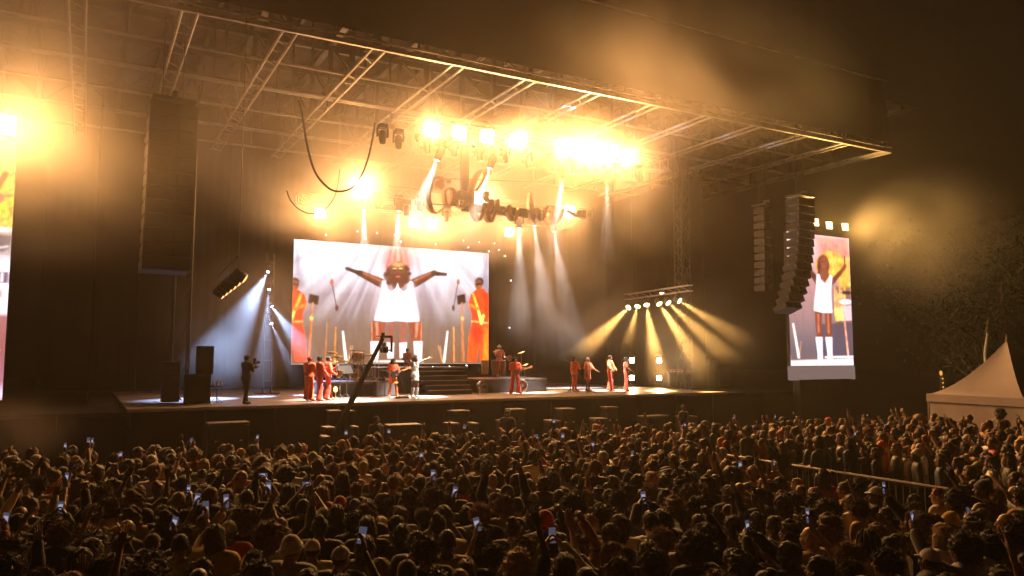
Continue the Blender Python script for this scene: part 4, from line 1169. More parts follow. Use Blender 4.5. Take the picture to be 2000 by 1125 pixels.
def lumps(P, f, amp, seed=0):
    r = np.random.RandomState(seed); d = 0
    for _ in range(5):
        k = r.normal(size=3); k = k / np.linalg.norm(k) * f * r.uniform(.7, 1.4); d = d + np.sin(P @ k + r.uniform(0, 6)) 
    return amp * d / 2.2
HAIR = {}
def hair_parts(kind, fine=True):
    key = (kind, fine)
    if key in HAIR: return HAIR[key]
    cr = ((0, -.012, .028), (.076, .094, .092))
    def shell(P, t): return d_ell(P, cr[0], tuple(x + t for x in cr[1]))
    def facecut(P, a=.028): return .86 * P[:, 1] - .50 * P[:, 2] - a
    lo, hi = (-.16, -.2, -.2), (.16, .16, .2); st = None
    if kind == 'under':
        f = lambda P: smax(smax(shell(P, .005), facecut(P, .02), .01), np.maximum(-.06 - P[:, 2], P[:, 2] - .035), .01)
    elif kind == 'short':
        f = lambda P: smax(smax(shell(P, .013) + lumps(P, 150, .004), facecut(P, .032), .01), -.055 - P[:, 2] + .35 * P[:, 1] * 0, .01); st = (500, .016, .003)
    elif kind == 'fade':
        f = lambda P: smax(smax(smin(shell(P, .006), d_ell(P, (0, -.005, .06), (.075, .09, .075)), .02) + lumps(P, 170, .003), facecut(P, .03), .01), -.03 - P[:, 2], .02); st = (300, .010, .003)
    elif kind == 'curly':
        f = lambda P: smax(d_ell(P, (0, -.022, .045), (.112, .122, .112)) + lumps(P, 95, .012), facecut(P, .045), .015); st = (800, .030, .004)
    elif kind == 'afro':
        f = lambda P: smax(d_ell(P, (0, -.03, .055), (.150, .152, .142)) + lumps(P, 80, .012, 3), facecut(P, .06), .02); st = (1000, .030, .004)
    elif kind == 'long':
        def f(P):
            d = shell(P, .016)
            d = smin(d, d_cap(P, (0, -.05, -.02), (0, -.085, -.30), .082, .066, (1, .55, 1)), .04)
            for s in (-1, 1): d = smin(d, d_cap(P, (s * .07, .0, .0), (s * .085, -.01, -.17), .032, .024), .03)
            d = d + .006 * np.sin(P[:, 0] * 130 + 2 * np.sin(P[:, 2] * 18)) + lumps(P, 60, .004)
            return smax(d, np.where(P[:, 2] > -.02, facecut(P, .03), P[:, 1] - .035), .01)
        lo, hi = (-.16, -.2, -.42), (.16, .14, .16); st = (500, .035, .003)
    elif kind == 'wavy':
        def f(P):
            d = shell(P, .026)
            d = smin(d, d_cap(P, (0, -.05, -.02), (0, -.07, -.20), .105, .10, (1, .62, 1)), .04)
            for s in (-1, 1): d = smin(d, d_cap(P, (s * .08, .0, .02), (s * .10, -.01, -.14), .042, .04), .03)
            d = d + lumps(P, 75, .012, 5)
            return smax(d, np.where(P[:, 2] > -.02, facecut(P, .038), P[:, 1] - .04), .01)
        lo, hi = (-.19, -.2, -.33), (.19, .14, .17); st = (800, .034, .004)
    elif kind == 'bun':
        f = lambda P: smin(smax(smax(shell(P, .011) + lumps(P, 140, .003), facecut(P, .03), .01), -.06 - P[:, 2], .01), d_ell(P, (0, -.075, .125), (.052, .05, .045)) + lumps(P, 120, .006), .015); st = (350, .018, .003)
    elif kind == 'ponytail':
        def f(P):
            d = smax(smax(shell(P, .011) + lumps(P, 140, .003), facecut(P, .03), .01), -.06 - P[:, 2], .01)
            return smin(smin(d, d_cap(P, (0, -.10, .06), (0, -.155, .02), .028, .034), .02), d_cap(P, (0, -.155, .02), (0, -.14, -.22), .036, .018) + lumps(P, 90, .006), .02)
        lo, hi = (-.13, -.22, -.28), (.13, .14, .15); st = (350, .02, .003)
    elif kind == 'bob':
        def f(P):
            d = smin(shell(P, .022), d_cap(P, (0, -.03, .0), (0, -.045, -.09), .098, .092, (1, .85, 1)), .03) + lumps(P, 110, .005)
            return smax(d, np.where(P[:, 2] > -.02, facecut(P, .032), P[:, 1] - .03), .01)
        lo, hi = (-.15, -.16, -.22), (.15, .14, .16); st = (450, .022, .003)
    elif kind == 'locs':
        def f(P):
            d = smin(shell(P, .016), d_cap(P, (0, -.05, -.02), (0, -.075, -.24), .095, .09, (1, .6, 1)), .04)
            for s in (-1, 1): d = smin(d, d_cap(P, (s * .08, .0, .02), (s * .095, .0, -.14), .034, .026), .03)
            d = d + .011 * np.sin(np.arctan2(P[:, 0], -P[:, 1] + .02) * 17)
            return smax(d, np.where(P[:, 2] > -.02, facecut(P, .034), P[:, 1] - .04), .01)
        lo, hi = (-.16, -.18, -.36), (.16, .14, .16); st = (250, .03, .003)
    elif kind == 'beanie':
        def f(P):
            d = smax(smin(shell(P, .016), d_ell(P, (0, -.03, .085), (.07, .075, .065)), .03) + .002 * np.sin(np.arctan2(P[:, 0], P[:, 1]) * 30), .012 - P[:, 2] + .25 * P[:, 1], .008)
            e = smax(np.abs(shell(P, .020)) - .008, np.abs(P[:, 2] - .028 - .25 * P[:, 1]) - .020, .008)
            return smin(d, e, .006)
    elif kind == 'cap':
        def f(P):
            d = smax(shell(P, .013), .030 - P[:, 2] + .05 * P[:, 1], .006)
            e = np.maximum(np.abs(P[:, 2] - .045 + (P[:, 1] - .07) * .25) - .006, np.hypot(P[:, 0], P[:, 1] - .07) - .082)
            e = np.maximum(e, .06 - P[:, 1])
            b = d_cap(P, (0, -.012, .133), (0, -.012, .136), .010, .010)
            return smin(np.minimum(d, e), b, .004)
    elif kind == 'bucket':
        def f(P):
            d = smax(shell(P, .018), .035 - P[:, 2], .01)
            r = np.hypot(P[:, 0] / .9, P[:, 1] + .01)
            e = np.maximum(np.abs(r - .105 - (.045 - P[:, 2]) * .8) - .007, np.abs(P[:, 2] - .025) - .026)
            return np.minimum(d, e)
    v, q = nets(f, lo, hi, .0095 if fine else .024)
    parts = [(v, q)]
    if st and fine:
        n, L, w = st; n, L = int(n * 1.8), L * 1.35; rs = np.random.RandomState(len(kind) * 7 + 1)
        c = v.mean(0); i = rs.randint(0, len(v), n); b = v[i]
        o = b - np.array([0, -.015, .02]); o[:, 2] *= .8
        o /= np.linalg.norm(o, axis=1)[:, None]; o = o + rs.normal(0, .45, o.shape); 
        if kind in ('long', 'bob', 'ponytail'): o[:, 2] -= .7
        o /= np.linalg.norm(o, axis=1)[:, None]
        t = np.cross(o, rs.normal(size=o.shape)); t /= np.linalg.norm(t, axis=1)[:, None]
        ln = L * rs.uniform(.5, 1.3, (n, 1))
        mid = b + o * ln * .55 + rs.normal(0, .004, b.shape); tip = b + o * ln + np.array([0, 0, -.15]) * ln
        vv = np.concatenate([b - t * w * .6, b + t * w * .6, mid + t * w * .4, mid - t * w * .4, tip], 0)
        k = np.arange(n)
        parts.append((vv, np.concatenate([np.stack([k, k + n, k + 2 * n, k + 3 * n], 1)])))
        parts.append((vv[np.concatenate([k + 3 * n, k + 2 * n, k + 4 * n])], np.stack([k, k + n, k + 2 * n], 1)))
    HAIR[key] = parts
    return parts
HATS = ('beanie', 'cap', 'bucket')

M_skin = objcol("skin", .5, .10, 25, 0, 0, .45)
M_hair = objcol("hair", .6, .45, 60, .3, .22, .25)
M_cloth = objcol("cloth", .8, .16, 14, .25, .3, .2)
M_hat = objcol("hat_cloth", .85, .12, 40, .2, .3, .2)
M_shoe = objcol("shoe", .5, .15, 20)
M_sequin = objcol("sequins", .28, .55, 160, .6, 0, .9)
M_sequin.node_tree.nodes["Principled BSDF"].inputs["Metallic"].default_value = .12
MESHES = {}
def pmesh(key, maker, material):
    if key not in MESHES:
        me = maker(); me.materials.append(material); MESHES[key] = me
    return MESHES[key]
def person(label, loc, rz, pkey, p, hair, hair_col, skin, clothes, scale=1.0, group=None, h=.021, cat="person"):
    """clothes: list of (part name, kind, colour[, material])"""
    o = link("person", pmesh(("body", pkey, h), lambda: np_mesh("body", body_parts(p, h)), M_skin))
    tag(o, label, cat, group)
    o.location = loc; o.rotation_euler = (0, 0, rz); o.scale = (scale,) * 3
    o.color = (*skin, 1)
    if hair and hair != 'bald':
        hk = ("hair", hair, tuple(p['head']))
        me = pmesh(hk, lambda: np_mesh(hair, [(place_head(v, p), q) for v, q in hair_parts(hair)]), M_hat if hair in HATS else M_hair)
        c = link("hat" if hair in HATS else "hair", me, None, o); c.color = (*hair_col, 1)
        if hair in ('cap', 'beanie', 'bucket'):
            me = pmesh(("hair", 'under', tuple(p['head'])), lambda: np_mesh('under', [(place_head(v, p), q) for v, q in hair_parts('under')]), M_hair)
            c = link("hair", me, None, o); c.color = (.02, .012, .008, 1)
    for cl in clothes:
        nm, kind, col = cl[:3]; mt = cl[3] if len(cl) > 3 else (M_shoe if kind in ('shoes', 'boots') else M_cloth)
        me = pmesh(("cl", kind, pkey, h, mt.name), lambda: np_mesh(kind, [garment(kind, p, h)]), mt)
        c = link(nm, me, None, o); c.color = (*col, 1)
    return o
# ------------------------------------------------------------------ risers, stairs and gear on the stage
def onstage(px, py): return atZ(px, py, DECK_Z)
M_riser = mat("riser_board", (0.02, 0.019, 0.021), .5, 0, .2, 3)
M_wood = mat("conga_wood", (0.32, 0.12, 0.05), .35, 0, .3, 8, spec=.6)
M_brass = mat("brass", (0.62, 0.40, 0.14), .28, .9, .15, 10)
M_chrome = mat("chrome", (0.6, 0.58, 0.55), .2, .95)
M_skinhead = mat("drum_head", (0.75, 0.70, 0.64), .5, 0, .08, 8)
M_shell = mat("drum_shell", (0.30, 0.26, 0.28), .3, .2, .2, 8)
def riser(label, x0, x1, y0, y1, h, z=DECK_Z):
    t = thing("riser", label, "platform", ((x0 + x1) / 2, (y0 + y1) / 2, z))
    w, d_ = x1 - x0, y1 - y0
    MB().bbox((0, 0, h - .04), (w, d_, .08), .015).build("top_board", mat("riser_top", (.07, .06, .06), .4, 0, .2, 2), t)
    MB().box((0, -d_ / 2 + .03, h / 2 - .05), (w - .04, .03, h - .1)).build("front_skirt", M_riser, t)
    MB().box((-w / 2 + .03, 0, h / 2 - .05), (.03, d_ - .1, h - .1)).build("side_skirt", M_riser, t)
    MB().box((w / 2 - .03, 0, h / 2 - .05), (.03, d_ - .1, h - .1)).build("side_skirt", M_riser, t)
    return t
riser("dark drum riser under the drum kit", 9.3, 11.9, 32.9, 35.6, .62)
riser("tall dark riser behind the stairs", 12.2, 16.6, 34.4, 37.4, 1.22)
riser("dark percussion riser under the congas", 16.5, 20.3, 33.0, 36.0, .66)
st = thing("stage_stairs", "dark steps with lit edges in front of the tall riser", "stairs", (14.7, 32.6, DECK_Z))
for i in range(5):
    w = 2.15 + .12 * i
    MB().box((0.02 * i, i * .36 + .18 - .3, .115 + i * .21), (w, .36, .21 - .005)).build("step", M_riser, st)
    MB().box((0.02 * i, i * .36 - .32, .205 + i * .21), (w, .03, .028)).build("lit_step_edge", mat("lit_step_edge", (.55, .42, .36), .35, .5), st)  # light caught by the step edges, painted as pale strips

def stand(name, label, cat, loc, h, boom=None, col=None, group=None):
    t = thing(name, label, cat, loc, random.uniform(0, 6), group)
    m = col or M_darksteel
    MB().tube((0, 0, 0.03), (0, 0, h), .014, n=6).build("pole", m, t)
    for a in range(3):
        MB().tube((0, 0, .22), (.3 * math.cos(a * 2.094), .3 * math.sin(a * 2.094), .015), .010, n=5).build("leg", m, t)
    return t
def mic_stand(label, loc, h=1.5, col=None, rz=None):
    t = stand("microphone_stand", label, "microphone stand", loc, h, None, col, "microphone stands")
    if rz is not None: t.rotation_euler = (0, 0, rz)
    MB().tube((0, 0, h), (0, -.28, h + .12), .010, n=6).build("boom", col or M_darksteel, t)
    MB().lathe([(.011, -.09), (.014, 0), (.026, .02), (.030, .05), (.022, .075), (.004, .085)], (0, -.28, h + .12), 10, Matrix.Rotation(R(60), 3, 'X')).build("microphone", M_case, t, True)
    return t
random.seed(5)
gold = mat("lit_stand", (0.55, 0.42, 0.28), .35, .7)  # warm light on stands and amp panel, put into this gold colour
for i, (px, py, z) in enumerate(((684, 746, .62), (697, 744, .62), (701, 746, .62), (732, 745, .62), (749, 746, .62))):
    p = atZ(px, py, DECK_Z + z)
    mic_stand("gold-lit microphone stand, %s from left around the drum kit" % ORD[i], (p.x, max(p.y, 33.1), DECK_Z + z), .95, gold, math.pi * .3 * i)

# drum kit
kp = V(10.75, 34.1, DECK_Z + .62)
kit = thing("drum_kit", "drum kit with white bass drum head behind the camera crane", "drum kit", kp, R(-12))
def drum(name, c, r, d_, axis='Z', head=True, shell=M_shell):
    rot = Matrix.Identity(3) if axis == 'Z' else Matrix.Rotation(R(90), 3, 'X') if axis == 'Y' else Matrix.Rotation(R(axis), 3, 'X')
    o = MB().lathe([(r, -d_ / 2), (r * 1.02, -d_ / 2 + .02), (r, -d_ / 2 + .03), (r, d_ / 2 - .03), (r * 1.02, d_ / 2 - .02), (r, d_ / 2)], c, 20, rot).build(name, shell, kit, True)
    MB().lathe([(.001, d_ / 2 + .004), (r * .97, d_ / 2 + .004), (r * .97, d_ / 2 + .012), (.001, d_ / 2 + .014)], c, 20, rot).build("drum_head", M_skinhead, o)
    MB().lathe([(r * .97, d_ / 2 - .02), (r * 1.05, d_ / 2 - .02), (r * 1.05, d_ / 2 + .02), (r * .97, d_ / 2 + .02)], c, 20, rot).build("hoop", M_chrome, o)
    return o
drum("bass_drum", (0, -.25, .30), .28, .42, 'Y')
MB().lathe([(.001, .0), (.09, .0), (.09, .01), (.001, .012)], (.06, -.48, .27), 16, Matrix.Rotation(R(90), 3, 'X')).build("emblem", M_case, kit)
drum("tom", (-.2, -.2, .72), .15, .2, 25); drum("tom", (.2, -.2, .72), .16, .22, 25)
drum("floor_tom", (.62, .05, .42), .2, .38); drum("snare", (-.5, .12, .56), .17, .13)
for i, (x, y, z, r) in enumerate(((-.75, -.1, 1.12, .24), (.7, -.15, 1.2, .26), (-.45, .25, .92, .19), (.2, .2, 1.3, .22), (-1.0, .3, 1.3, .25))):
    cy = MB().lathe([(.001, .02), (.05, .018), (.06, 0), (r, -.018), (r, -.022), (.001, .0)], (x, y, z), 20, Matrix.Rotation(R(14), 3, 'X')).build("cymbal", M_brass, kit, True)
    MB().tube((x, y, 0), (x, y, z), .012, n=5).tube((x, y, .2), (x + .2, y + .1, 0), .01, n=5).tube((x, y, .2), (x - .2, y + .1, 0), .01, n=5).build("cymbal_stand", M_chrome, cy)
gp = atY(697, 698, 34.9)
gg = thing("gong", "round bronze gong on a frame left of the drum kit", "gong", (gp.x, 34.9, DECK_Z + .62))
gz = gp.z - DECK_Z - .62
MB().lathe([(.001, -.03), (.05, -.03), (.22, -.01), (.27, .0), (.26, .05), (.001, .02)], (0, 0, gz), 24, Matrix.Rotation(R(90), 3, 'X')).build("disc", mat("gong_bronze", (.55, .24, .10), .4, .6, .2, 10), gg, True)
MB().tube((-.33, 0, 0), (-.33, 0, gz + .32), .02, n=6).tube((.33, 0, 0), (.33, 0, gz + .32), .02, n=6).tube((-.33, 0, gz + .32), (.33, 0, gz + .32), .02, n=6).build("frame", M_chrome, gg)
# keyboards on a two-tier stand
kb = atY(768, 716, 34.0)
t = thing("keyboard_stand", "two-tier stand with dark keyboards right of the drum kit", "keyboard", (kb.x + .15, 34.0, DECK_Z), R(6))
for z, w, x in ((1.05, 1.3, -.1), (1.42, 1.1, .25)):
    k = MB().bbox((x, 0, z), (w, .32, .09), .015).build("keyboard", M_case, t)
    kk = MB()
    for i in range(24): kk.box((x - w * .44 + i * w * .88 / 23, .08, z + .049), (w * .034, .12, .012))
    kk.build("keys", mat("piano_keys", (.6, .58, .55), .35), k)["kind"] = "stuff"
for s in (-1, 1):
    MB().tube((s * .55, -.1, 0), (-s * .2 + .1, .1, 1.40), .02, n=6).build("leg", M_darksteel, t)
# amplifiers
for i, (px, lab) in enumerate(((756, "left"), (776, "right"))):
    p = onstage(px, 776)
    t = thing("amplifier", "black amplifier cabinet below the keyboards, %s one" % lab, "amplifier", (p.x, 32.35, DECK_Z), R(4))
    MB().bbox((0, 0, .33), (.56, .36, .64), .02).build("cabinet", M_case, t)
    MB().box((0, -.19, .33), (.50, .012, .56)).build("grille", mat("amp_grille", (.09, .085, .09), .7, 0, .3, 60), t)
    if i: MB().bbox((0, 0, .74), (.52, .26, .16), .015).build("amp_head", M_case, t); MB().box((0, -.134, .74), (.46, .006, .09)).build("control_panel", gold, t)
# conga drums and the percussion rack
def conga(label, px, y, s=1.0):
    p = atY(px, 738, y)
    t = thing("conga_drum", label, "drum", (p.x, y, DECK_Z + .66), 0, "conga drums")
    MB().lathe([(.10 * s, .12), (.14 * s, .38), (.165 * s, .60), (.155 * s, .80), (.145 * s, .88)], (0, 0, 0), 18).build("shell", M_wood, t, True)
    MB().lathe([(.15 * s, .85), (.155 * s, .85), (.155 * s, .89), (.15 * s, .89)], (0, 0, 0), 18).build("rim", M_chrome, t)
    MB().lathe([(.001, .881), (.145 * s, .881), (.13 * s, .895), (.001, .90)], (0, 0, 0), 18).build("drum_head", M_skinhead, t)
    for a in range(3):
        MB().tube((.1 * math.cos(a * 2.1), .1 * math.sin(a * 2.1), .3), (.2 * math.cos(a * 2.1), .2 * math.sin(a * 2.1), 0), .012, n=5).build("leg", M_chrome, t)
conga("reddish wooden conga, left one of the pair on the percussion riser", 966, 34.0)
conga("reddish wooden conga, right one of the pair on the percussion riser", 982, 34.0)
p = atY(947, 737, 33.6)
t = thing("long_drum", "tall narrow wooden drum on a stand left of the congas", "drum", (p.x, 33.6, DECK_Z + .66))
for dx in (-.09, .09):
    MB().lathe([(.085, .22), (.095, .5), (.10, .86), (.095, .9)], (dx, 0, 0), 14).build("shell", mat("pale_wood", (.5, .28, .14), .4, 0, .25, 9), t, True)
MB().tube((0, 0, 0), (0, 0, .3), .02, n=6).build("pole", M_chrome, t)
p = atY(995, 700, 34.4)
t = thing("hand_drum", "small round hand drum on a stand right of the congas", "drum", (p.x, 34.4, DECK_Z + .66))
MB().lathe([(.001, -.05), (.15, -.05), (.155, .05), (.001, .06)], (0, 0, p.z - DECK_Z - .66), 18, Matrix.Rotation(R(75), 3, 'X')).build("drum_shell", M_wood, t)
MB().tube((0, .02, 0), (0, .02, p.z - DECK_Z - .7), .014, n=6).build("pole", M_chrome, t)
for i, (px, py) in enumerate(((970, 685), (1018, 688), (1025, 712))):
    p = atY(px, py, 34.6)
    t = thing("cymbal_stand", "thin cymbal on a tall stand, %s from left over the percussion" % ORD[i], "cymbal", (p.x, 34.6, DECK_Z + .66), 0, "percussion cymbals")
    MB().lathe([(.001, .02), (.05, .015), (.2, -.01), (.2, -.014), (.001, .0)], (0, 0, p.z - DECK_Z - .66), 18, Matrix.Rotation(R(-20), 3, 'Y')).build("cymbal", M_brass, t, True)
    MB().tube((0, 0, 0), (0, 0, p.z - DECK_Z - .66), .012, n=5).build("pole", M_chrome, t)
# drum-shaped fans at the front
for px, py, lab in ((942, 770, "left, in front of the stairs"), (1019, 767, "right, beside the red guitarist")):
    p = onstage(px, py)
    t = thing("stage_fan", "round silver floor fan, the one on the " + lab, "fan", p, R(20 if px < 1000 else -35), "floor fans")
    rt = Matrix.Rotation(R(80), 3, 'X')
    MB().lathe([(.27, -.12), (.29, -.10), (.29, .10), (.27, .12), (.25, .10), (.25, -.10)], (0, 0, .33), 22, rt).build("drum_housing", M_chrome, t, True)
    MB().lathe([(.001, .05), (.07, .05), (.07, .11), (.001, .13)], (0, 0, .33), 12, rt).build("hub", M_case, t)
    for a in range(5):
        MB().box((0, 0, .33), (.20, .03, .09), rt @ Matrix.Rotation(a * 1.2566, 3, 'Z') @ Matrix.Translation((.0, 0, 0)).to_3x3()).build("blade", M_alu, t)
    gq = MB()
    for rr in (.08, .14, .2, .25):
        gq.path([V(rr * math.cos(a / 12 * math.pi), rr * math.sin(a / 12 * math.pi), .12) for a in range(25)], .006, 4)
    for a in range(8): gq.tube((0, 0, .12), (.26 * math.cos(a * .785), .26 * math.sin(a * .785), .12), .005, n=4)
    gq.v = [tuple(rt @ Vector(q) + V(0, 0, .33)) for q in gq.v]
    gq.build("guard", M_chrome, t)
    for s in (-1, 1): MB().tube((s * .29, 0, .33), (s * .25, 0, .0), .015, n=5).build("foot", M_darksteel, t)
# music stands by the horn players
for i, (px, py) in enumerate(((664, 781), (677, 779))):
    p = onstage(px, py)
    t = stand("music_stand", "dark music stand in front of the horn players, %s one" % ("left" if i == 0 else "right"), "music stand", p, 1.05, None, None, "music stands")
    t.rotation_euler = (0, 0, R(40))
    MB().box((0, -.05, 1.2), (.52, .03, .36), Matrix.Rotation(R(-25), 3, 'X')).build("desk", M_case, t)
# glowing floor lamp
p = onstage(655, 780)
t = thing("floor_lamp", "short glowing amber floor lamp beside the horn players", "lamp", p)
MB().lathe([(.09, 0), (.09, .02), (.02, .04), (.02, .28), (.04, .3)], (0, 0, 0), 12).build("base", M_brass, t, True)
MB().lathe([(.03, .3), (.07, .34), (.08, .42), (.06, .48), (.01, .52)], (0, 0, 0), 12).build("bulb", glow("bulb_amber", (1, .5, .12), 6), t, True)
lamp('POINT', "bulb_light", t, (0, -.15, .45), (0, 0, -1), 12, (1, .5, .15), shadow_soft_size=.06)
# pedal board
p = onstage(795, 778); t = thing("pedal_board", "flat pedal board at the singer's feet", "pedal board", (p.x - .2, p.y + .1, DECK_Z))
MB().bbox((0, 0, .04), (.6, .25, .05), .01).build("board", M_case, t)
for i in range(4): MB().bbox((-.22 + i * .145, 0, .085), (.09, .14, .04), .01).build("pedal", M_alu, t)
# loudspeaker stack, keyboards rig and small stands in the dark left wing of the stage
p = onstage(395, 789)
t = thing("speaker_stack", "tall dark loudspeaker stack at the left end of the stage", "loudspeaker", (p.x, p.y + .5, DECK_Z), R(-8))
MB().bbox((-.12, 0, .55), (.92, .8, 1.04), .02).build("lower_cabinet", M_case, t); MB().bbox((.1, .02, 1.6), (.62, .66, 1.04), .02).build("upper_cabinet", M_case, t)
MB().box((-.12, -.405, .55), (.84, .012, .96)).build("grille", M_drape, t); MB().box((.1, -.315, 1.6), (.54, .012, .96)).build("grille", M_drape, t)
for s in (-1, 1): MB().tube((s * .4 - .1, -.3, 0), (s * .4 - .1, -.3, .05), .05, n=8).build("foot", M_rubber, t)
p = onstage(425, 789)
t = stand("small_table_stand", "small black tray stand beside the dark speaker stack", "stand", (p.x, p.y + .3, DECK_Z), .62)
MB().bbox((0, 0, .64), (.45, .3, .04), .01).build("tray", M_case, t)
for i in range(3): MB().lathe([(.03, .66), (.03, .78), (.012, .83), (.012, .88)], (-.14 + i * .13, 0, 0), 8).build("bottle", gold, t)
p = onstage(330, 790)
t = thing("equipment_rack", "dark equipment rack with cables at the stage's far left", "rack", (p.x + .1, p.y + .9, DECK_Z))
MB().bbox((0, 0, .8), (.6, .6, 1.5), .02).build("case", M_case, t)
for i in range(7): MB().box((0, -.305, .22 + i * .18), (.52, .02, .15)).build("unit", M_darksteel, t)
# monitor desk and racks at the right wing
p = atY(1330, 757, 35.0)
t = thing("monitor_desk", "dark mixing desk with tiny red lights at the stage's right end", "mixing desk", (p.x, 35.0, DECK_Z), R(-20))
MB().bbox((0, 0, .85), (1.8, .8, .14), .03, Matrix.Rotation(R(12), 3, 'X')).build("console", M_case, t)
for s in (-1, 1): MB().box((s * .8, 0, .4), (.06, .6, .78)).build("leg", M_darksteel, t)
MB().bbox((-.3, .3, 1.35), (.5, .06, .34), .01).build("display", M_case, t)
for i in range(7): MB().box((-.75 + i * .22, -.40, .86), (.1, .01, .02)).build("indicator", glow("red_led", (1, .08, .03), 2.0), t)
for i in range(3): MB().bbox((1.5 + .65 * i, .4, .6 + .2 * (i % 2)), (.58, .6, 1.2 + .4 * (i % 2)), .02).build("flight_case", M_case, t)

# ------------------------------------------------------------------ the performers
RED, ORANGE, CREAM = (.85, .07, .025), (.90, .19, .04), (.80, .62, .42)
DK, MD, BR = (.19, .095, .06), (.26, .135, .085), (.36, .20, .12)
BLK = (.012, .009, .007)
def stage_person(label, px, py, rz, pk, p, hair, hc, skin, clothes, s=1.0, z=None):
    q = onstage(px, py) if z is None else atZ(px, py, z)
    return person(label, (q.x, q.y, q.z), rz, pk, p, hair, hc, skin, clothes, s, "performers on stage", .018)
PI = math.pi
# camera operator with gimbal camera, dark clothes
pc = pose(elL=(-.20, .12, 1.18), wrL=(-.06, .36, 1.27), elR=(.22, .14, 1.16), wrR=(.06, .36, 1.25), handL='grip', handR='grip', palmL=(0, 0, 1), palmR=(0, 0, 1), hipL=(-.09, 0, .92), knL=(-.12, .12, .5), anL=(-.14, .15, .09), toeL=(-.14, .3, .035), anR=(.12, -.14, .09), knR=(.11, -.04, .5), toeR=(.14, .0, .035), head=(0, -.1, 0))
cop = stage_person("camera operator in black clothes at the left stage edge", 479, 790, R(-62), "camop", pc, 'short', BLK, MD, [("shirt", 'tee', (.015, .015, .016)), ("trousers", 'trousers', (.013, .013, .015)), ("shoes", 'shoes', (.02, .02, .02))], 1.03)
cd = thing("video_camera", "small camera on a handheld gimbal held by the camera operator", "camera", cop.location + V(0, 0, 1.31), R(-62))
MB().bbox((0, .40, .20), (.13, .15, .12), .02).build("camera_body", M_case, cd)
MB().lathe([(.045, 0), (.05, .05), (.05, .10), (.035, .105)], (0, .47, .20), 12, Matrix.Rotation(R(-90), 3, 'X')).build("lens", M_rubber, cd, True)
MB().bbox((.0, .36, .31), (.15, .02, .09), .006).build("monitor", M_case, cd)
MB().path([V(-.02, .40, .10), V(-.12, .36, .10), V(-.14, .36, .20), V(-.09, .38, .22)], .014, 6).build("gimbal_arm", M_alu, cd)
MB().path([V(-.20, .38, -.02), V(-.20, .38, .06), V(-.10, .37, .08), V(.10, .37, .08), V(.20, .38, .06), V(.20, .38, -.02)], .014, 6).build("handle_bar", M_alu, cd)
MB().tube((0, .37, -.06), (0, .38, .09), .02, n=8).build("grip", M_rubber, cd)
# three horn players in red
ph = pose(elL=(-.25, .14, 1.16), wrL=(-.07, .30, 1.28), elR=(.24, .12, 1.10), wrR=(.09, .27, 1.02), handL='grip', handR='grip', palmL=(.3, 0, 1), palmR=(-.3, 1, 0), knL=(-.12, .05, .5), anL=(-.16, .08, .09), anR=(.14, -.06, .09), toeL=(-.18, .22, .035))
def red_outfit(c=RED): return [("jacket", 'jacket', c), ("trousers", 'wide', c), ("waistband", 'belt', CREAM), ("shoes", 'shoes', (.45, .32, .2))]
h1 = stage_person("horn player in red with red cap, leftmost of the trio, seen from behind", 603, 783, R(-45), "horn", ph, 'cap', (.6, .03, .02), DK, red_outfit((.88, .12, .03)))
h2 = stage_person("horn player in red with cream sleeve, middle of the trio", 623, 784, R(-85), "horn", ph, 'short', BLK, DK, red_outfit(), 1.01)
h3 = stage_person("saxophone player in red, rightmost of the trio", 640, 782, R(-105), "horn", ph, 'short', BLK, DK, red_outfit((.86, .06, .02)), 1.01)
def saxophone(label, host, rz):
    t = thing("saxophone", label, "saxophone", host.location + V(0, 0, .95), rz)
    pts = [V(0, .14, .60), V(0, .22, .62), V(.01, .27, .56), V(.02, .30, .35), V(.03, .33, .12), V(.03, .36, .0), V(.03, .43, -.04), V(.03, .49, .03), V(.03, .52, .16)]
    MB().path(pts, [.010, .012, .015, .022, .030, .038, .042, .05, .075], 10).build("horn_tube", M_brass, t, True)
    MB().lathe([(.075, 0), (.10, .06), (.095, .065), (.07, .01)], (.03, .52, .155), 14, Matrix.Rotation(R(-12), 3, 'X')).build("bell", M_brass, t, True)
    for i in range(6): MB().lathe([(.001, 0), (.018, 0), (.018, .012), (.001, .014)], (.05, .29 + .011 * i, .42 - .065 * i), 8, Matrix.Rotation(R(90), 3, 'Y')).build("key", M_brass, t)
    return t
saxophone("golden saxophone held by the rightmost horn player", h3, R(-105))
tr = thing("trumpet", "golden trumpet raised by the middle horn player", "trumpet", h2.location + V(0, 0, 1.5), R(-85))
MB().path([V(0, .14, 0), V(0, .4, 0), V(0, .62, .0), V(0, .68, 0), V(0, .72, 0)], [.008, .009, .014, .035, .062], 10).build("tube", M_brass, tr, True)
MB().path([V(0, .24, 0), V(0, .28, -.08), V(0, .46, -.08), V(0, .5, 0)], .008, 6).build("bend", M_brass, tr, True)
for i in range(3): MB().tube((0, .33 + .03 * i, -.09), (0, .33 + .03 * i, .05), .011, n=8).build("valve", M_brass, tr)
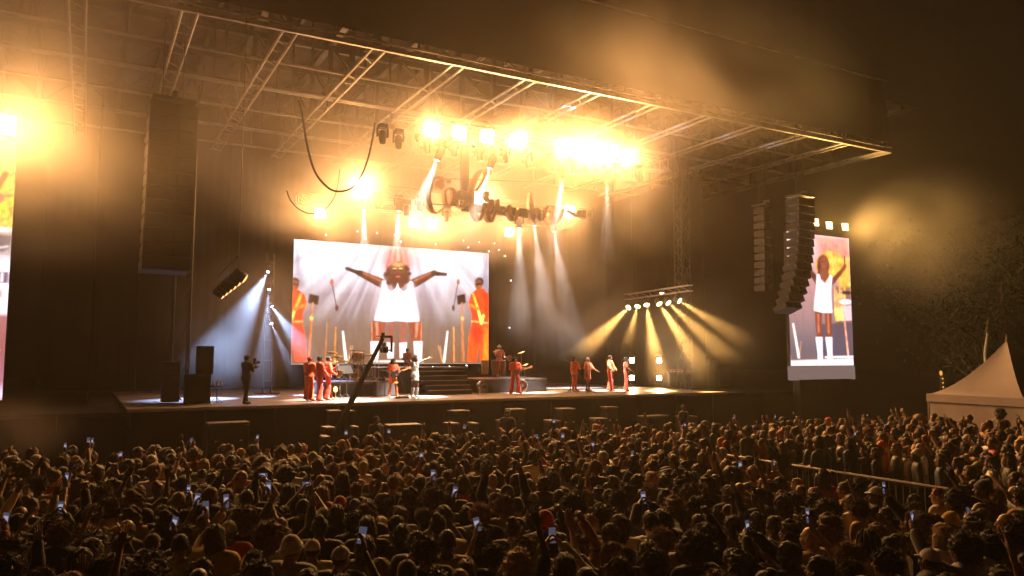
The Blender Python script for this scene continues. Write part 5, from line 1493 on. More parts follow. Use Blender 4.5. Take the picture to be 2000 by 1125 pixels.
# guitarist in orange skirt
pg = pose(elL=(-.28, .05, 1.17), wrL=(-.30, .26, 1.20), elR=(.25, .0, 1.15), wrR=(.06, .20, 1.05), handL='grip', handR='relaxed', palmL=(.6, 0, .8), palmR=(0, -1, 0), knL=(-.15, .04, .5), anL=(-.20, .02, .09), toeL=(-.26, .15, .035), knR=(.15, .04, .5), anR=(.20, .0, .09), toeR=(.26, .14, .035), head=(.2, .1, 0))
g1 = stage_person("guitarist in orange top and pleated skirt beside the lead singer", 767, 776, PI + R(10), "gtr", pg, 'locs', BLK, DK, [("top", 'tee', (.70, .10, .03)), ("skirt", 'skirt', ORANGE), ("socks", 'boots', (.68, .12, .04)), ("shoes", 'shoes', (.7, .66, .62))], .94)
def guitar(label, host, rz, col):
    t = thing("electric_guitar", label, "guitar", host.location + V(0, 0, 1.0), rz)
    tilt = Matrix.Rotation(R(18), 3, 'Y')
    poly = [(-.0, -.15), (.10, -.16), (.20, -.13), (.23, -.02), (.20, .10), (.10, .15), (.02, .11), (-.06, .15), (-.16, .10), (-.12, .02), (-.16, -.10), (-.06, -.12)]
    b = MB().prism(poly, 1, .20, .25); b.v = [tuple(tilt @ Vector(q)) for q in b.v]; b.build("body", col, t)
    n = MB().box((-.42, .225, .02), (.56, .03, .05)); n.v = [tuple(tilt @ Vector(q)) for q in n.v]; n.build("neck", M_wood, t)
    n = MB().box((-.75, .225, .02), (.13, .025, .09)); n.v = [tuple(tilt @ Vector(q)) for q in n.v]; n.build("headstock", M_wood, t)
    MB().path([V(-.2, .2, .12), V(-.17, .12, .4), V(-.1, -.02, .47), V(.1, -.16, .3), V(.2, .05, -.0)], .012, 5).build("strap", M_case, t)
    return t
guitar("dark electric guitar held by the guitarist in the orange skirt", g1, PI + R(10), M_case)
# keyboard player behind
stage_person("keyboard player in orange standing behind the two-tier stand", 795, 742, PI, "horn", ph, 'short', BLK, BR, [("shirt", 'tee', (.66, .14, .05)), ("trousers", 'trousers', (.5, .05, .02)), ("shoes", 'shoes', (.05, .05, .05))], 1.0, DECK_Z + .45)
rk = riser("low dark riser behind the keyboards", 12.0 - .1, 13.6, 34.6, 36.2, .45)
# lead singer, arms spread
pl_ = pose(elL=(-.40, .04, 1.52), wrL=(-.64, .10, 1.60), elR=(.42, .04, 1.47), wrR=(.66, .06, 1.55), handL='open', handR='open', palmL=(0, 1, .4), palmR=(0, 1, .4), knL=(-.11, .02, .5), anL=(-.12, -.02, .09), toeL=(-.15, .12, .035), anR=(.14, -.01, .09), head=(.1, .15, .05))
stage_person("lead singer in short silver sequin dress and white boots, arms spread wide", 810, 778, PI + R(22), "lead", pl_, 'wavy', (.10, .035, .012), DK, [("dress", 'dress', (.72, .80, .84), M_sequin), ("boots", 'boots', (.70, .72, .74))], 1.03)
# percussionist
pp_ = pose(elL=(-.26, .1, 1.15), wrL=(-.15, .34, 1.08), elR=(.26, .1, 1.15), wrR=(.15, .34, 1.1), handL='open', handR='open', palmL=(0, 0, -1), palmR=(0, 0, -1))
stage_person("percussionist in orange standing behind the congas", 975, 736, PI, "perc", pp_, 'bucket', (.7, .66, .6), MD, [("shirt", 'tee', (.66, .16, .06)), ("trousers", 'trousers', (.55, .06, .02)), ("shoes", 'shoes', (.1, .1, .1))], .98, DECK_Z + .66)
g2 = stage_person("guitarist in red suit in front of the percussion riser", 1006, 769, PI + R(-10), "gtr", pg, 'curly', BLK, DK, [("shirt", 'jacket', (.85, .08, .03)), ("trousers", 'wide', RED), ("shoes", 'shoes', (.3, .06, .03))], .98)
guitar("brown bass guitar held by the guitarist in the red suit", g2, PI + R(-10), M_wood)
# backing singers
ps1 = pose(elL=(-.27, .12, 1.16), wrL=(-.08, .20, 1.42), handL='grip', palmL=(1, 0, 0), fingL=(.5, .2, .7))
ps2 = pose(elL=(-.30, .08, 1.18), wrL=(-.44, .26, 1.05), elR=(.29, .06, 1.18), wrR=(.38, .28, 1.04), handL='open', handR='open', palmL=(.2, 0, 1), palmR=(-.2, 0, 1))
ps3 = pose(elR=(.36, .08, 1.22), wrR=(.52, .28, 1.06), handR='open', palmR=(0, 0, 1), elL=(-.27, .1, 1.14), wrL=(-.1, .26, 1.05))
singers = [("backing singer in red vest over cream shirt holding a microphone, leftmost of four", 1122, 765, PI + R(20), "bs1", ps1, 'locs', DK, [("shirt", 'long', CREAM), ("vest", 'jacket', ORANGE), ("trousers", 'trousers', (.84, .12, .04)), ("shoes", 'shoes', (.7, .6, .5))]),
           ("backing singer in loose orange blouse with both hands out, second of four", 1148, 765, PI + R(25), "bs2", ps2, 'bald', DK, [("blouse", 'longtop', (.70, .14, .06)), ("trousers", 'shorts', (.6, .07, .03)), ("shoes", 'shoes', (.5, .2, .1))]),
           ("tall backing singer in orange with one arm out, third of four", 1192, 764, PI + R(35), "bs3", ps3, 'short', MD, [("shirt", 'jacket', (.86, .18, .05)), ("trousers", 'wide', (.84, .09, .04)), ("shoes", 'shoes', (.3, .05, .03))]),
           ("backing singer in dark red with long dark hair, rightmost of four", 1223, 764, PI + R(55), "bs2", ps2, 'long', DK, [("shirt", 'tee', (.60, .08, .03)), ("trousers", 'wide', (.70, .07, .03)), ("shoes", 'shoes', (.2, .04, .02))])]
for i, (lab, px, py, rz, pk, pz, hr, sk, cl) in enumerate(singers):
    stage_person(lab, px, py, rz, pk, pz, hr, BLK, sk, cl, 1.04 if i == 2 else .99)
    q = onstage(px + (4 if i else -8), py + 3)
    mic_stand("straight microphone stand in front of the %s backing singer" % ("first", "second", "third", "fourth")[i], q, 1.42, None, PI * 1.1)
# hand microphone of the first backing singer is held, so it is a thing of its own
q = onstage(1122, 765)
hm = thing("hand_microphone", "black hand microphone at the leftmost backing singer's mouth", "microphone", q + V(-.02, -.18, 1.43), R(15))
MB().lathe([(.012, -.1), (.016, 0), (.026, .02), (.030, .05), (.022, .075), (.004, .085)], (0, 0, 0), 10, Matrix.Rotation(R(-35), 3, 'Y')).build("handle", M_case, hm, True)
MB().lathe([(.028, .04), (.031, .055), (.024, .078), (.004, .088)], (0, 0, 0), 10, Matrix.Rotation(R(-35), 3, 'Y')).build("grille_ball", M_alu, hm, True)

# ------------------------------------------------------------------ camera crane and things in the pit
cr0, cr1 = atY(683, 790, 26.2), atY(748, 660, 26.6)
crane = thing("camera_crane", "black camera crane arm rising diagonally before the drum kit", "camera crane", (cr0.x - .15, 26.1, 0))
co = crane.location
dirn = (cr1 - cr0).normalized()
tail = cr0 - dirn * 1.15
rot = dirn.to_track_quat('Z', 'Y').to_matrix()
def arm(a, b, w):
    m = MB(co); L_ = (b - a).length; m.box((a + b) / 2, (w, w, L_), rot); return m
for i in range(4):
    a_, b_ = tail.lerp(cr1, i / 4), tail.lerp(cr1, (i + 1) / 4)
    arm(a_, b_ - dirn * .012, .17 - .022 * i).build("arm_section", M_black, crane)
MB(co).box(tail - dirn * .15, (.4, .3, .3), rot).build("counterweight", M_black, crane)
MB(co).tube((co.x, co.y, 0), (tail.lerp(cr0, .7)), .07, n=8).build("pedestal", M_black, crane)
for a in range(3): MB(co).tube((co.x, co.y, .3), (co.x + .6 * math.cos(a * 2.1), co.y + .6 * math.sin(a * 2.1), 0), .04, n=6).build("leg", M_black, crane)
hd = cr1
MB(co).bbox(hd + V(.12, 0, .05), (.42, .14, .09), .02).build("head_bar", M_black, crane)
MB(co).box(hd + V(.0, 0, .13), (.1, .1, .12)).box(hd + V(-.2, 0, .06), (.12, .05, .03)).build("top_bracket", M_black, crane)
MB(co).box(hd + V(.33, 0, -.22), (.06, .07, .58)).build("drop_arm", M_black, crane)
cb = MB(co).bbox(hd + V(.06, 0, -.42), (.2, .34, .24), .03).build("camera", M_black, crane)
MB(co).bbox(hd + V(.04, 0, -.24), (.1, .2, .12), .02).build("camera_top", M_black, cb)
MB(co).tube(hd + V(.06, .17, -.42), hd + V(.06, .34, -.42), .07, n=10).build("lens", M_rubber, cb)
MB(co).box(hd + V(.22, 0, -.44), (.2, .06, .05)).build("cradle", M_black, crane)
M_lid = mat("lit_lid", (.20, .17, .145), .45, 0, .2, 4)  # stage light on the case tops, put into a paler lid colour
pit = [(445, 824, 76, .95, 26.5), (652, 801, 24, .9, 27.6), (684, 801, 10, .9, 27.6), (640, 833, 18, .8, 25.4), (692, 832, 12, .8, 25.4), (787, 828, 66, .7, 25.0), (634, 851, 14, .5, 24.6), (895, 801, 34, .9, 27.5), (881, 825, 20, .7, 26.0), (924, 825, 12, .7, 26.0),
       (985, 820, 22, .8, 26.6), (1006, 798, 32, .7, 27.3), (1104, 797, 30, .8, 27.4), (1078, 820, 22, .7, 26.5), (1169, 816, 26, .7, 26.6), (1276, 811, 56, .7, 26.8), (1190, 794, 26, .7, 27.5), (1340, 812, 34, .7, 26.6)]
for i, (px, py, w, hh, y) in enumerate(pit):
    c = atY(px, py, y); wz = w / 1500 * (c.x * .485 + c.y * .875)
    t = thing("flight_case", "dark flight case with lit lid in the pit, %s from left" % ORD[sorted(range(len(pit)), key=lambda k: pit[k][0]).index(i)], "case", (c.x, c.y, 0), R(random.uniform(-6, 6)), "flight cases in the pit")
    hgt = max(c.z, .35)
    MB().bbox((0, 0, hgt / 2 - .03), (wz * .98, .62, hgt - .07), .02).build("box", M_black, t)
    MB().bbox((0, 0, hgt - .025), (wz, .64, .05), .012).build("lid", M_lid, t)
    for s in (-1, 1): MB().box((s * wz * .3, -.315, hgt * .6), (.1, .02, .05)).build("latch", M_alu, t)
# guards standing in the pit
for i, (px, py, y) in enumerate(((735, 838, 23.0), (991, 838, 23.2), (1335, 828, 22.6))):
    c = atY(px, 800, y)
    person("dark-clothed guard standing in the pit, %s from left" % ORD[i], (c.x, y, 0), R([200, 150, 190][i]), "perc" if i == 1 else "stand", pp_ if i == 1 else pose(), 'short', BLK, MD, [("shirt", 'tee', (.02, .02, .022)), ("trousers", 'trousers', (.02, .02, .022)), ("shoes", 'shoes', (.02, .02, .02))], 1.0, "guards in the pit", .024)
# ------------------------------------------------------------------ tent, trees, mast, lantern on the right
tp = atZ(1962, 846, 0); tp = V(26.5, 14.25, 0)
M_tent = mat("tent_canvas", (0.25, 0.21, 0.22), .7, 0, .08, 1.5, .3)
tent = thing("marquee_tent", "pale pointed marquee tent behind the crowd at the right edge", "tent", tp, R(-8))
HW, EZ, PZ = 1.7, 2.28, 4.1
def tent_face(k):
    vs, fs = [], []; n, m = 10, 12
    for j in range(m + 1):
        v = j / m
        r = HW * (1 - v); z = EZ + (PZ - EZ) * (v ** 1.75 * .78 + v * .22)
        for i in range(n + 1):
            u = -1 + 2 * i / n
            sag = .10 * (1 - u * u) * math.sin(v * math.pi)
            vs.append(V(u * r, -r + sag, z - sag * .6))
    for j in range(m):
        for i in range(n):
            a = j * (n + 1) + i; fs.append((a, a + 1, a + n + 2, a + n + 1))
    rt = Matrix.Rotation(k * math.pi / 2, 3, 'Z')
    return [rt @ q for q in vs], fs
for k in range(4):
    MB().add(*tent_face(k)).build("roof_panel", M_tent, tent, True)
    rt = Matrix.Rotation(k * math.pi / 2, 3, 'Z')
    vs, fs = [], []
    for i in range(25):
        u = -1 + i / 12
        for j, z in enumerate((EZ - .02, EZ - .26, EZ - .27, .02)):
            w = (.02 * math.sin(i * 1.1 + j) + .03 * math.sin((u + z * .5) * 9)) * (1 if j == 3 else 0)
            vs.append(rt @ V(u * (HW - .02), -(HW - .03) + w, z))
    for i in range(24):
        for j in range(3):
            fs.append((i * 4 + j, i * 4 + 4 + j, i * 4 + 5 + j, i * 4 + 1 + j))
    MB().add(vs, fs).build("wall_panel", M_tent, tent, True)
    vs = [rt @ V(u, -HW - .012, z) for u in (-HW, HW) for z in (EZ + .03, EZ - .24)]
    MB().box(rt @ V(0, -HW - .012, EZ - .1), ((HW * 2, .01, .26) if k % 2 == 0 else (.01, HW * 2, .26))).build("valance", M_tent, tent)
    MB().tube(rt @ V(-HW + .03, -HW + .03, 0), rt @ V(-HW + .03, -HW + .03, EZ), .035, n=6).build("pole", M_alu, tent)
MB().lathe([(.05, 0), (.03, .1), (.012, .22)], (0, 0, PZ - .03), 8).build("finial", M_tent, tent)

M_bark = mat("bark", (.06, .042, .03), .9, 0, .3, 6, .6)
M_leaf = mat("leaves", (.02, .032, .01), .95, 0, .4, .8, 0, .05)
def tree_meshes(seed, h, rad):
    r = random.Random(seed); nr = np.random.RandomState(seed)
    tm = MB(); tips = []
    def limb(p, d, L_, rad_, lvl):
        pts = [p]; dd = d.copy()
        for i in range(4):
            dd = (dd + V(r.uniform(-.16, .16), r.uniform(-.16, .16), .04)).normalized(); pts.append(pts[-1] + dd * L_ / 4)
        tm.path(pts, [rad_ * (1 - .13 * i) for i in range(5)], 6 if lvl == 0 else 5)
        if lvl < 2:
            for k in range(5 if lvl == 0 else 4):
                q = pts[2 + k % 3]; a = r.uniform(0, 6.28)
                limb(q, V(math.cos(a) * .8, math.sin(a) * .8, r.uniform(.25, .9)).normalized(), L_ * r.uniform(.45, .65), rad_ * .5, lvl + 1)
        else: tips.extend(pts[2:])
        if lvl == 1: tips.append(pts[-1])
    limb(V(0, 0, 0), V(0, 0, 1), h * .6, h * .025, 0)
    vs, fs = [], []
    for t_ in tips:
        for _ in range(40):
            c = np.array(t_) + nr.normal(0, rad, 3) * np.array([1, 1, .7]); u = nr.normal(size=3); u /= np.linalg.norm(u); w = np.cross(u, nr.normal(size=3)); w /= np.linalg.norm(w)
            s = nr.uniform(.06, .14); n = len(vs)
            vs += [c - u * s, c + w * s * .5, c + u * s, c - w * s * .5]; fs.append((n, n + 1, n + 2, n + 3))
    a = tm.mesh("trunk", True); a.materials.append(M_bark)
    b = bpy.data.meshes.new("crown"); b.from_pydata([tuple(x) for x in vs], [], fs); b.materials.append(M_leaf)
    return a, b
variants = [tree_meshes(3, 10, .75), tree_meshes(8, 12, .9)]
spots = [(36.5, 20.5, 0, .75), (40, 16.0, 1, .8), (44.5, 24, 0, 1.2), (38.5, 11.5, 1, .9), (47, 15, 0, 1.25), (50, 31, 1, 1.3), (44, 7.5, 0, 1.1)]
names = ["nearest dark leafy tree left of the pointed tent", "dark leafy tree directly behind the pointed tent", "dark leafy tree behind the lit patch of leaves", "dark tree right behind the tent at the right edge", "taller dark tree far behind the tent", "dark tree far behind the right screen", "outermost dark tree at the right edge"]
for (x, y, v, s), nm in zip(spots, names):
    t = thing("tree", nm, "tree", (x, y, 0), x * 1.7, "trees behind the tent"); t.scale = (s, s, s)
    link("trunk", variants[v][0], None, t); link("crown", variants[v][1], None, t)
lp = atY(1838, 733, 17.5)
t = thing("path_lantern", "small orange lantern post glowing among the trees", "lantern", (lp.x, lp.y, 0))
MB().tube((0, 0, 0), (0, 0, lp.z), .04, n=6).build("post", M_darksteel, t)
MB().lathe([(.03, 0), (.05, .03), (.05, .13), (.02, .17)], (0, 0, lp.z), 10).build("lamp_glass", glow("lantern_amber", (1, .42, .08), .8), t, True)
for i in range(6): MB().lathe([(.001, -.04), (.035, 0), (.001, .04)], (0, -.06, lp.z - .12 - i * .16), 8).build("bulb", MATS["lantern_amber"], t)
lamp('POINT', "lantern_light", t, (0, -.3, lp.z + .5), (0, 0, -1), 45, (1, .5, .12), shadow_soft_size=.1)
ma, mb = atD(1924, 690, 30), atD(1930, 648, 30)
t = thing("light_mast", "thin grey mast leaning slightly, left of the tent peak", "mast", (ma.x, ma.y, 0))
MB(t.location).tube((ma.x, ma.y, 0), ma, .06, n=8).tube(ma, mb, .06, .05, n=8).build("pole", M_steel, t)
MB(t.location).bbox(mb, (.3, .12, .12), .02).build("head", M_darksteel, t)

# ------------------------------------------------------------------ barrier dividing the crowd on the right
bar = thing("crowd_barrier", "long metal crowd barrier with pale top rail through the right crowd", "barrier", (13.9, 11.7, 0))
MB().tube((0, -3.1, 1.14), (0, 3.2, 1.14), .032, n=8).build("top_rail", mat("pale_rail", (.30, .27, .24), .5, .3), bar)
MB().tube((0, -3.1, .2), (0, 3.2, .2), .022, n=6).build("bottom_rail", M_steel, bar)
mbar = MB().tube((0, 0, .2), (0, 0, 1.11), .010, n=5).mesh("upright"); mbar.materials.append(M_steel)
for i in range(43):
    c = link("upright", mbar, None, bar); c.location = (0, -3.05 + i * .148, 0)
for y in (-3, -1, 1, 3):
    MB().box((0, y, .03), (.7, .08, .04)).box((0, y, .12), (.05, .05, .16)).build("foot", M_steel, bar)
# ------------------------------------------------------------------ the crowd
rng = random.Random(41)
CP = {}
CP['down'] = pose()
CP['down2'] = pose(elL=(-.23, .06, 1.15), wrL=(-.08, .24, 1.10), elR=(.24, .05, 1.15), wrR=(.05, .26, 1.08), head=(.25, .06, 0))
CP['downturn'] = pose(elR=(.25, .0, 1.14), wrR=(.22, .16, .95), head=(-.35, .05, .06))
CP['right_up'] = pose(elR=(.27, .10, 1.66), wrR=(.22, .16, 1.90), handR='open', palmR=(-.3, 1, 0))
CP['left_up'] = pose(elL=(-.30, .14, 1.60), wrL=(-.30, .28, 1.83), handL='open', palmL=(.3, 1, 0), head=(.1, .1, 0))
CP['both_up'] = pose(elL=(-.32, .12, 1.60), wrL=(-.24, .20, 1.84), elR=(.33, .12, 1.58), wrR=(.30, .22, 1.82), handL='open', handR='open', palmL=(.2, 1, 0), palmR=(-.2, 1, 0))
CP['clap'] = pose(elL=(-.27, .20, 1.36), wrL=(-.06, .34, 1.60), elR=(.27, .20, 1.36), wrR=(.06, .34, 1.60), handL='open', handR='open', palmL=(1, 0, 0), palmR=(-1, 0, 0))
CP['phone_two'] = pose(elL=(-.27, .22, 1.48), wrL=(-.085, .38, 1.70), elR=(.27, .22, 1.48), wrR=(.085, .38, 1.70), handL='grip', handR='grip', palmL=(1, .1, 0), palmR=(-1, .1, 0))
CP['phone_right'] = pose(elR=(.26, .26, 1.58), wrR=(.14, .40, 1.80), handR='grip', palmR=(-1, .2, 0), fingR=(-.15, .1, 1))
CP['phone_left'] = pose(elL=(-.27, .22, 1.52), wrL=(-.16, .36, 1.76), handL='grip', palmL=(1, .2, 0), fingL=(.15, .1, 1), head=(0, .08, 0))
CP['fist_up'] = pose(elR=(.30, .16, 1.58), wrR=(.20, .26, 1.82), handR='fist', palmR=(-.3, 1, 0), head=(.15, 0, 0))
PHONE_AT = {'phone_two': (V(0, .425, 1.79), 0), 'phone_right': (V(.115, .435, 1.92), 0), 'phone_left': (V(-.135, .395, 1.88), 0)}
POSE_TXT = {'right_up': 'right hand raised', 'left_up': 'left hand raised', 'both_up': 'both hands up', 'clap': 'clapping', 'phone_two': 'filming two-handed', 'phone_right': 'filming', 'phone_left': 'filming', 'fist_up': 'fist raised', 'down': '', 'down2': 'arms folded', 'downturn': ''}
POSES_W = [('down', 22), ('down2', 16), ('downturn', 12), ('right_up', 2.2), ('left_up', 2.6), ('both_up', 1.4), ('clap', 3), ('phone_two', 2.4), ('phone_right', 2), ('phone_left', 1.6), ('fist_up', 1.5)]
HAIRS_W = [('short', 13), ('fade', 9), ('curly', 24), ('afro', 11), ('long', 16), ('wavy', 17), ('bun', 7), ('ponytail', 5), ('bob', 8), ('locs', 7), ('beanie', 3), ('cap', 5), ('bucket', 1.5), ('bald', 3)]
HAIR_TXT = {'short': 'short-haired', 'fade': 'crop-haired', 'curly': 'curly-haired', 'afro': 'afro-haired', 'long': 'long-haired', 'wavy': 'wavy-haired', 'bun': 'bun-haired', 'ponytail': 'ponytailed', 'bob': 'bob-haired', 'locs': 'braided', 'beanie': 'beanie-wearing', 'cap': 'cap-wearing', 'bucket': 'hat-wearing', 'bald': 'bald'}
TOPS = [('black', (.014, .013, .013), 40), ('charcoal', (.035, .034, .035), 16), ('mustard', (.42, .25, .045), 9), ('cream', (.55, .48, .38), 7), ('grey', (.18, .17, .16), 8), ('red', (.30, .02, .018), 4), ('navy', (.018, .024, .06), 6), ('olive', (.09, .10, .035), 7), ('rust', (.28, .09, .03), 5), ('white', (.66, .62, .58), 5)]
SKINS = [((.40, .23, .15), 4), ((.32, .17, .10), 5), ((.22, .11, .065), 5), ((.13, .062, .038), 4), ((.085, .042, .026), 3)]
HCOLS = [((.022, .013, .008), 9), ((.045, .024, .012), 9), ((.09, .045, .02), 7), ((.16, .075, .03), 4), ((.30, .17, .07), 2), ((.20, .055, .018), 1)]
HATC = [((.05, .05, .052), 3), ((.4, .36, .3), 2), ((.42, .03, .02), 1), ((.5, .24, .04), 1), ((.25, .28, .06), 1)]
def pick(w):
    s = sum(x[-1] for x in w); r = rng.uniform(0, s)
    for x in w:
        r -= x[-1]
        if r <= 0: return x[0] if len(x) == 2 else x[:-1]
    return w[-1][0] if len(w[-1]) == 2 else w[-1][:-1]
def project(p):
    d_ = p - EYE; z = d_.dot(_F); return 1000 + FPX * d_.dot(_R) / z, 562.5 - FPX * d_.dot(_U) / z, z
FH, RH = V(math.sin(YAW), math.cos(YAW), 0), V(math.cos(YAW), -math.sin(YAW), 0)
cand, k = [], 0
zc = 5.35
while zc < 25.5:
    w = zc * .70 + 1.2
    x = -w + rng.uniform(0, .4)
    while x < w + 1.0:
        p = FH * (zc + rng.uniform(-.17, .17)) + RH * (x + rng.uniform(-.09, .09))
        x += rng.uniform(.36, .52)
        if p.y > 17.7 - .10 * p.x + rng.uniform(-.5, .4): continue
        # the barrier, the trodden aisle on its near side, the tent
        if abs(p.x - 13.9) < .32 and 8 < p.y < 15.3: continue
        ratio = p.y / max(p.x, .01)
        if 10.5 < p.x < 13.9 and .60 < ratio < 1.08 and rng.random() < .86: continue
        if abs(p.x - tp.x) < 2.6 and abs(p.y - tp.y) < 2.5: continue
        if rng.random() < .035: continue
        sc_ = rng.uniform(.90, 1.06)
        hx, hy, _z = project(p + V(0, 0, 1.70 * sc_))
        if hx < -90 or hx > 2090 or hy > 1190: continue
        cand.append(dict(p=p, s=sc_, row=k, hx=hx, hy=hy, zc=_z))
    zc += .55 if zc < 14 else .60
    k += 1
rng2 = random.Random(7)
for c in cand:
    tgt = V(13.2 + rng2.uniform(-1.5, 1.5), 31, 0) - c['p']
    c['rz'] = math.atan2(-tgt.x, tgt.y) + rng2.gauss(0, .16) + max(0, (c['hx'] - 1000) / 1000) * .5
    c['pose'] = pick(POSES_W); c['hair'] = pick(HAIRS_W); c['hc'] = pick(HATC) if c['hair'] in HATS else pick(HCOLS)
    c['skin'] = pick(SKINS); c['tn'], c['tc'] = pick(TOPS)
    c['top'] = rng.choice(['tee', 'tee', 'tee', 'long', 'hoodie', 'vest', 'jacket'])
cand.sort(key=lambda c: c['zc'])
near, far = cand[:300], cand[300:]
# individuals the photograph shows clearly
def special(hx, hy, **kw):
    b = min((c for c in near if not c.get('fixed')), key=lambda c: (c['hx'] - hx) ** 2 + (c['hy'] - hy) ** 2)
    b.update(kw); b['fixed'] = True
W_, MU = ('white', (.68, .62, .64)), ('mustard', (.46, .27, .04))
special(1243, 1035, hair='short', hc=(.016, .01, .007), tn=W_[0], tc=W_[1], top='tee', pose='down', s=1.05, strap=True)
special(585, 1045, hair='beanie', hc=(.50, .44, .40), tn='olive', tc=(.2, .17, .09), top='jacket', pose='down')
special(628, 1045, hair='cap', hc=(.52, .42, .33), tn='cream', tc=(.5, .40, .25), top='tee', pose='down', strap=True)
special(885, 1050, hair='fade', hc=(.016, .01, .007), tn=MU[0], tc=MU[1], top='tee', pose='down', s=1.04)
special(1085, 1005, hair='beanie', hc=(.5, .02, .02), tn='black', tc=(.014, .013, .013), top='hoodie', pose='down2')
special(1692, 1085, hair='beanie', hc=(.62, .27, .03), tn='cream', tc=(.5, .42, .3), top='jacket', pose='down')
special(1585, 1060, hair='bald', tn='mustard', tc=(.40, .27, .07), top='jacket', pose='down', skin=(.36, .2, .13), s=1.05)
special(1800, 1060, hair='cap', hc=(.55, .46, .46), tn='black', tc=(.014, .013, .013), top='hoodie', pose='downturn')
special(1955, 985, hair='bald', tn='grey', tc=(.2, .2, .21), top='jacket', pose='clap', skin=(.4, .22, .14))
special(810, 1080, hair='cap', hc=(.02, .02, .02), tn='red', tc=(.34, .03, .02), top='tee', pose='down')
special(820, 985, pose='phone_left'); special(470, 1010, hair='afro'); special(330, 1050, pose='phone_right', tn='olive', tc=(.30, .28, .04)); special(45, 1000, pose='both_up', tn='cream', tc=(.5, .42, .28), top='long')
special(1100, 1090, pose='phone_two'); special(640, 1110, pose='phone_right'); special(1430, 1000, pose='both_up'); special(905, 980, pose='phone_left'); special(1190, 960, pose='left_up')
special(135, 1050, hair='curly', hc=(.12, .05, .02)); special(1640, 985, tn='red', tc=(.5, .03, .02)); special(1880, 1000, hair='beanie', hc=(.5, .3, .06))
rows = {}
for c in near: rows.setdefault(c['row'], []).append(c)
rord = {r: i for i, r in enumerate(sorted(rows))}
LABELROW = {}
n_phone = 0
M_phone = mat("phone_case", (.02, .02, .022), .3, 0, spec=.6)
M_disp = glow("phone_display", (.20, .20, .30), .25)
M_pic = glow("phone_picture", (.80, .72, .90), .34)
M_pic2 = glow("phone_picture_warm", (1.0, .50, .32), .3)
ph_body = MB().bbox((0, 0, 0), (.076, .009, .156), .004).mesh("case"); ph_body.materials.append(M_phone)
ph_disp = MB().box((0, -.0055, 0), (.068, .002, .144)).mesh("display"); ph_disp.materials.append(M_disp)
ph_pic = MB().box((0, -.0068, .008), (.050, .001, .060)).mesh("picture"); ph_pic.materials.append(M_pic)
ph_pic2 = MB().box((0, -.0068, -.015), (.058, .001, .050)).mesh("picture"); ph_pic2.materials.append(M_pic2)
ph_cam = MB().box((-.018, .0056, .05), (.028, .003, .03)).mesh("camera_bump"); ph_cam.materials.append(M_phone)
def phone(host_loc, rz, sc_, pk, label, tilt=0):
    off, _ = PHONE_AT[pk]
    t = thing("smartphone", label, "phone", host_loc + Matrix.Rotation(rz, 3, 'Z') @ (off * sc_), rz, "smartphones held up in the crowd")
    t.rotation_euler = (R(-8), rng.choice([0, 0, 0, R(90)]) if pk == 'phone_two' else R(rng.uniform(-12, 12)), rz)
    link("case", ph_body, None, t); link("camera_bump", ph_cam, None, t)
    dd = link("display", ph_disp, None, t); link("picture", ph_pic if rng.random() < .65 else ph_pic2, None, dd)
for r in rows:
    for i, c in enumerate(sorted(rows[r], key=lambda c: c['hx'])):
        where = "%s from left in %s row from bottom" % (ORD[i], ORD[rord[r]])
        pt = POSE_TXT[c['pose']]
        lab = "%s person in %s %s, %s%s" % (HAIR_TXT[c['hair']], c['tn'], c['top'] if c['top'] != 'long' else 'top', (pt + ", ") if pt else "", where)
        pk = c['pose']
        o = person(lab, (c['p'].x, c['p'].y, 0), c['rz'], "crowd_" + pk, CP[pk], c['hair'], c['hc'], c['skin'],
                   [("shirt" if c['top'] != 'jacket' else "jacket", c['top'], c['tc']), ("trousers", 'trousers', (.02, .022, .032))], c['s'], "people in the near crowd", .026)
        if c.get('strap'):
            q = MB(); pts = [V(-.13, .06, 1.43), V(-.13, -.07, 1.455), V(-.06, -.155, 1.36), V(.06, -.155, 1.18), V(.16, -.12, 1.02), V(.19, .0, .98), V(.10, .135, 1.1), V(-.04, .14, 1.3), V(-.13, .06, 1.43)]
            for a, b in zip(pts[:-1], pts[1:]): q.tube(a, b, .016, n=5)
            q.build("bag_strap", M_rubber, o)
        if pk in PHONE_AT:
            phone(o.location, c['rz'], c['s'], pk, "lit smartphone held by person " + where)
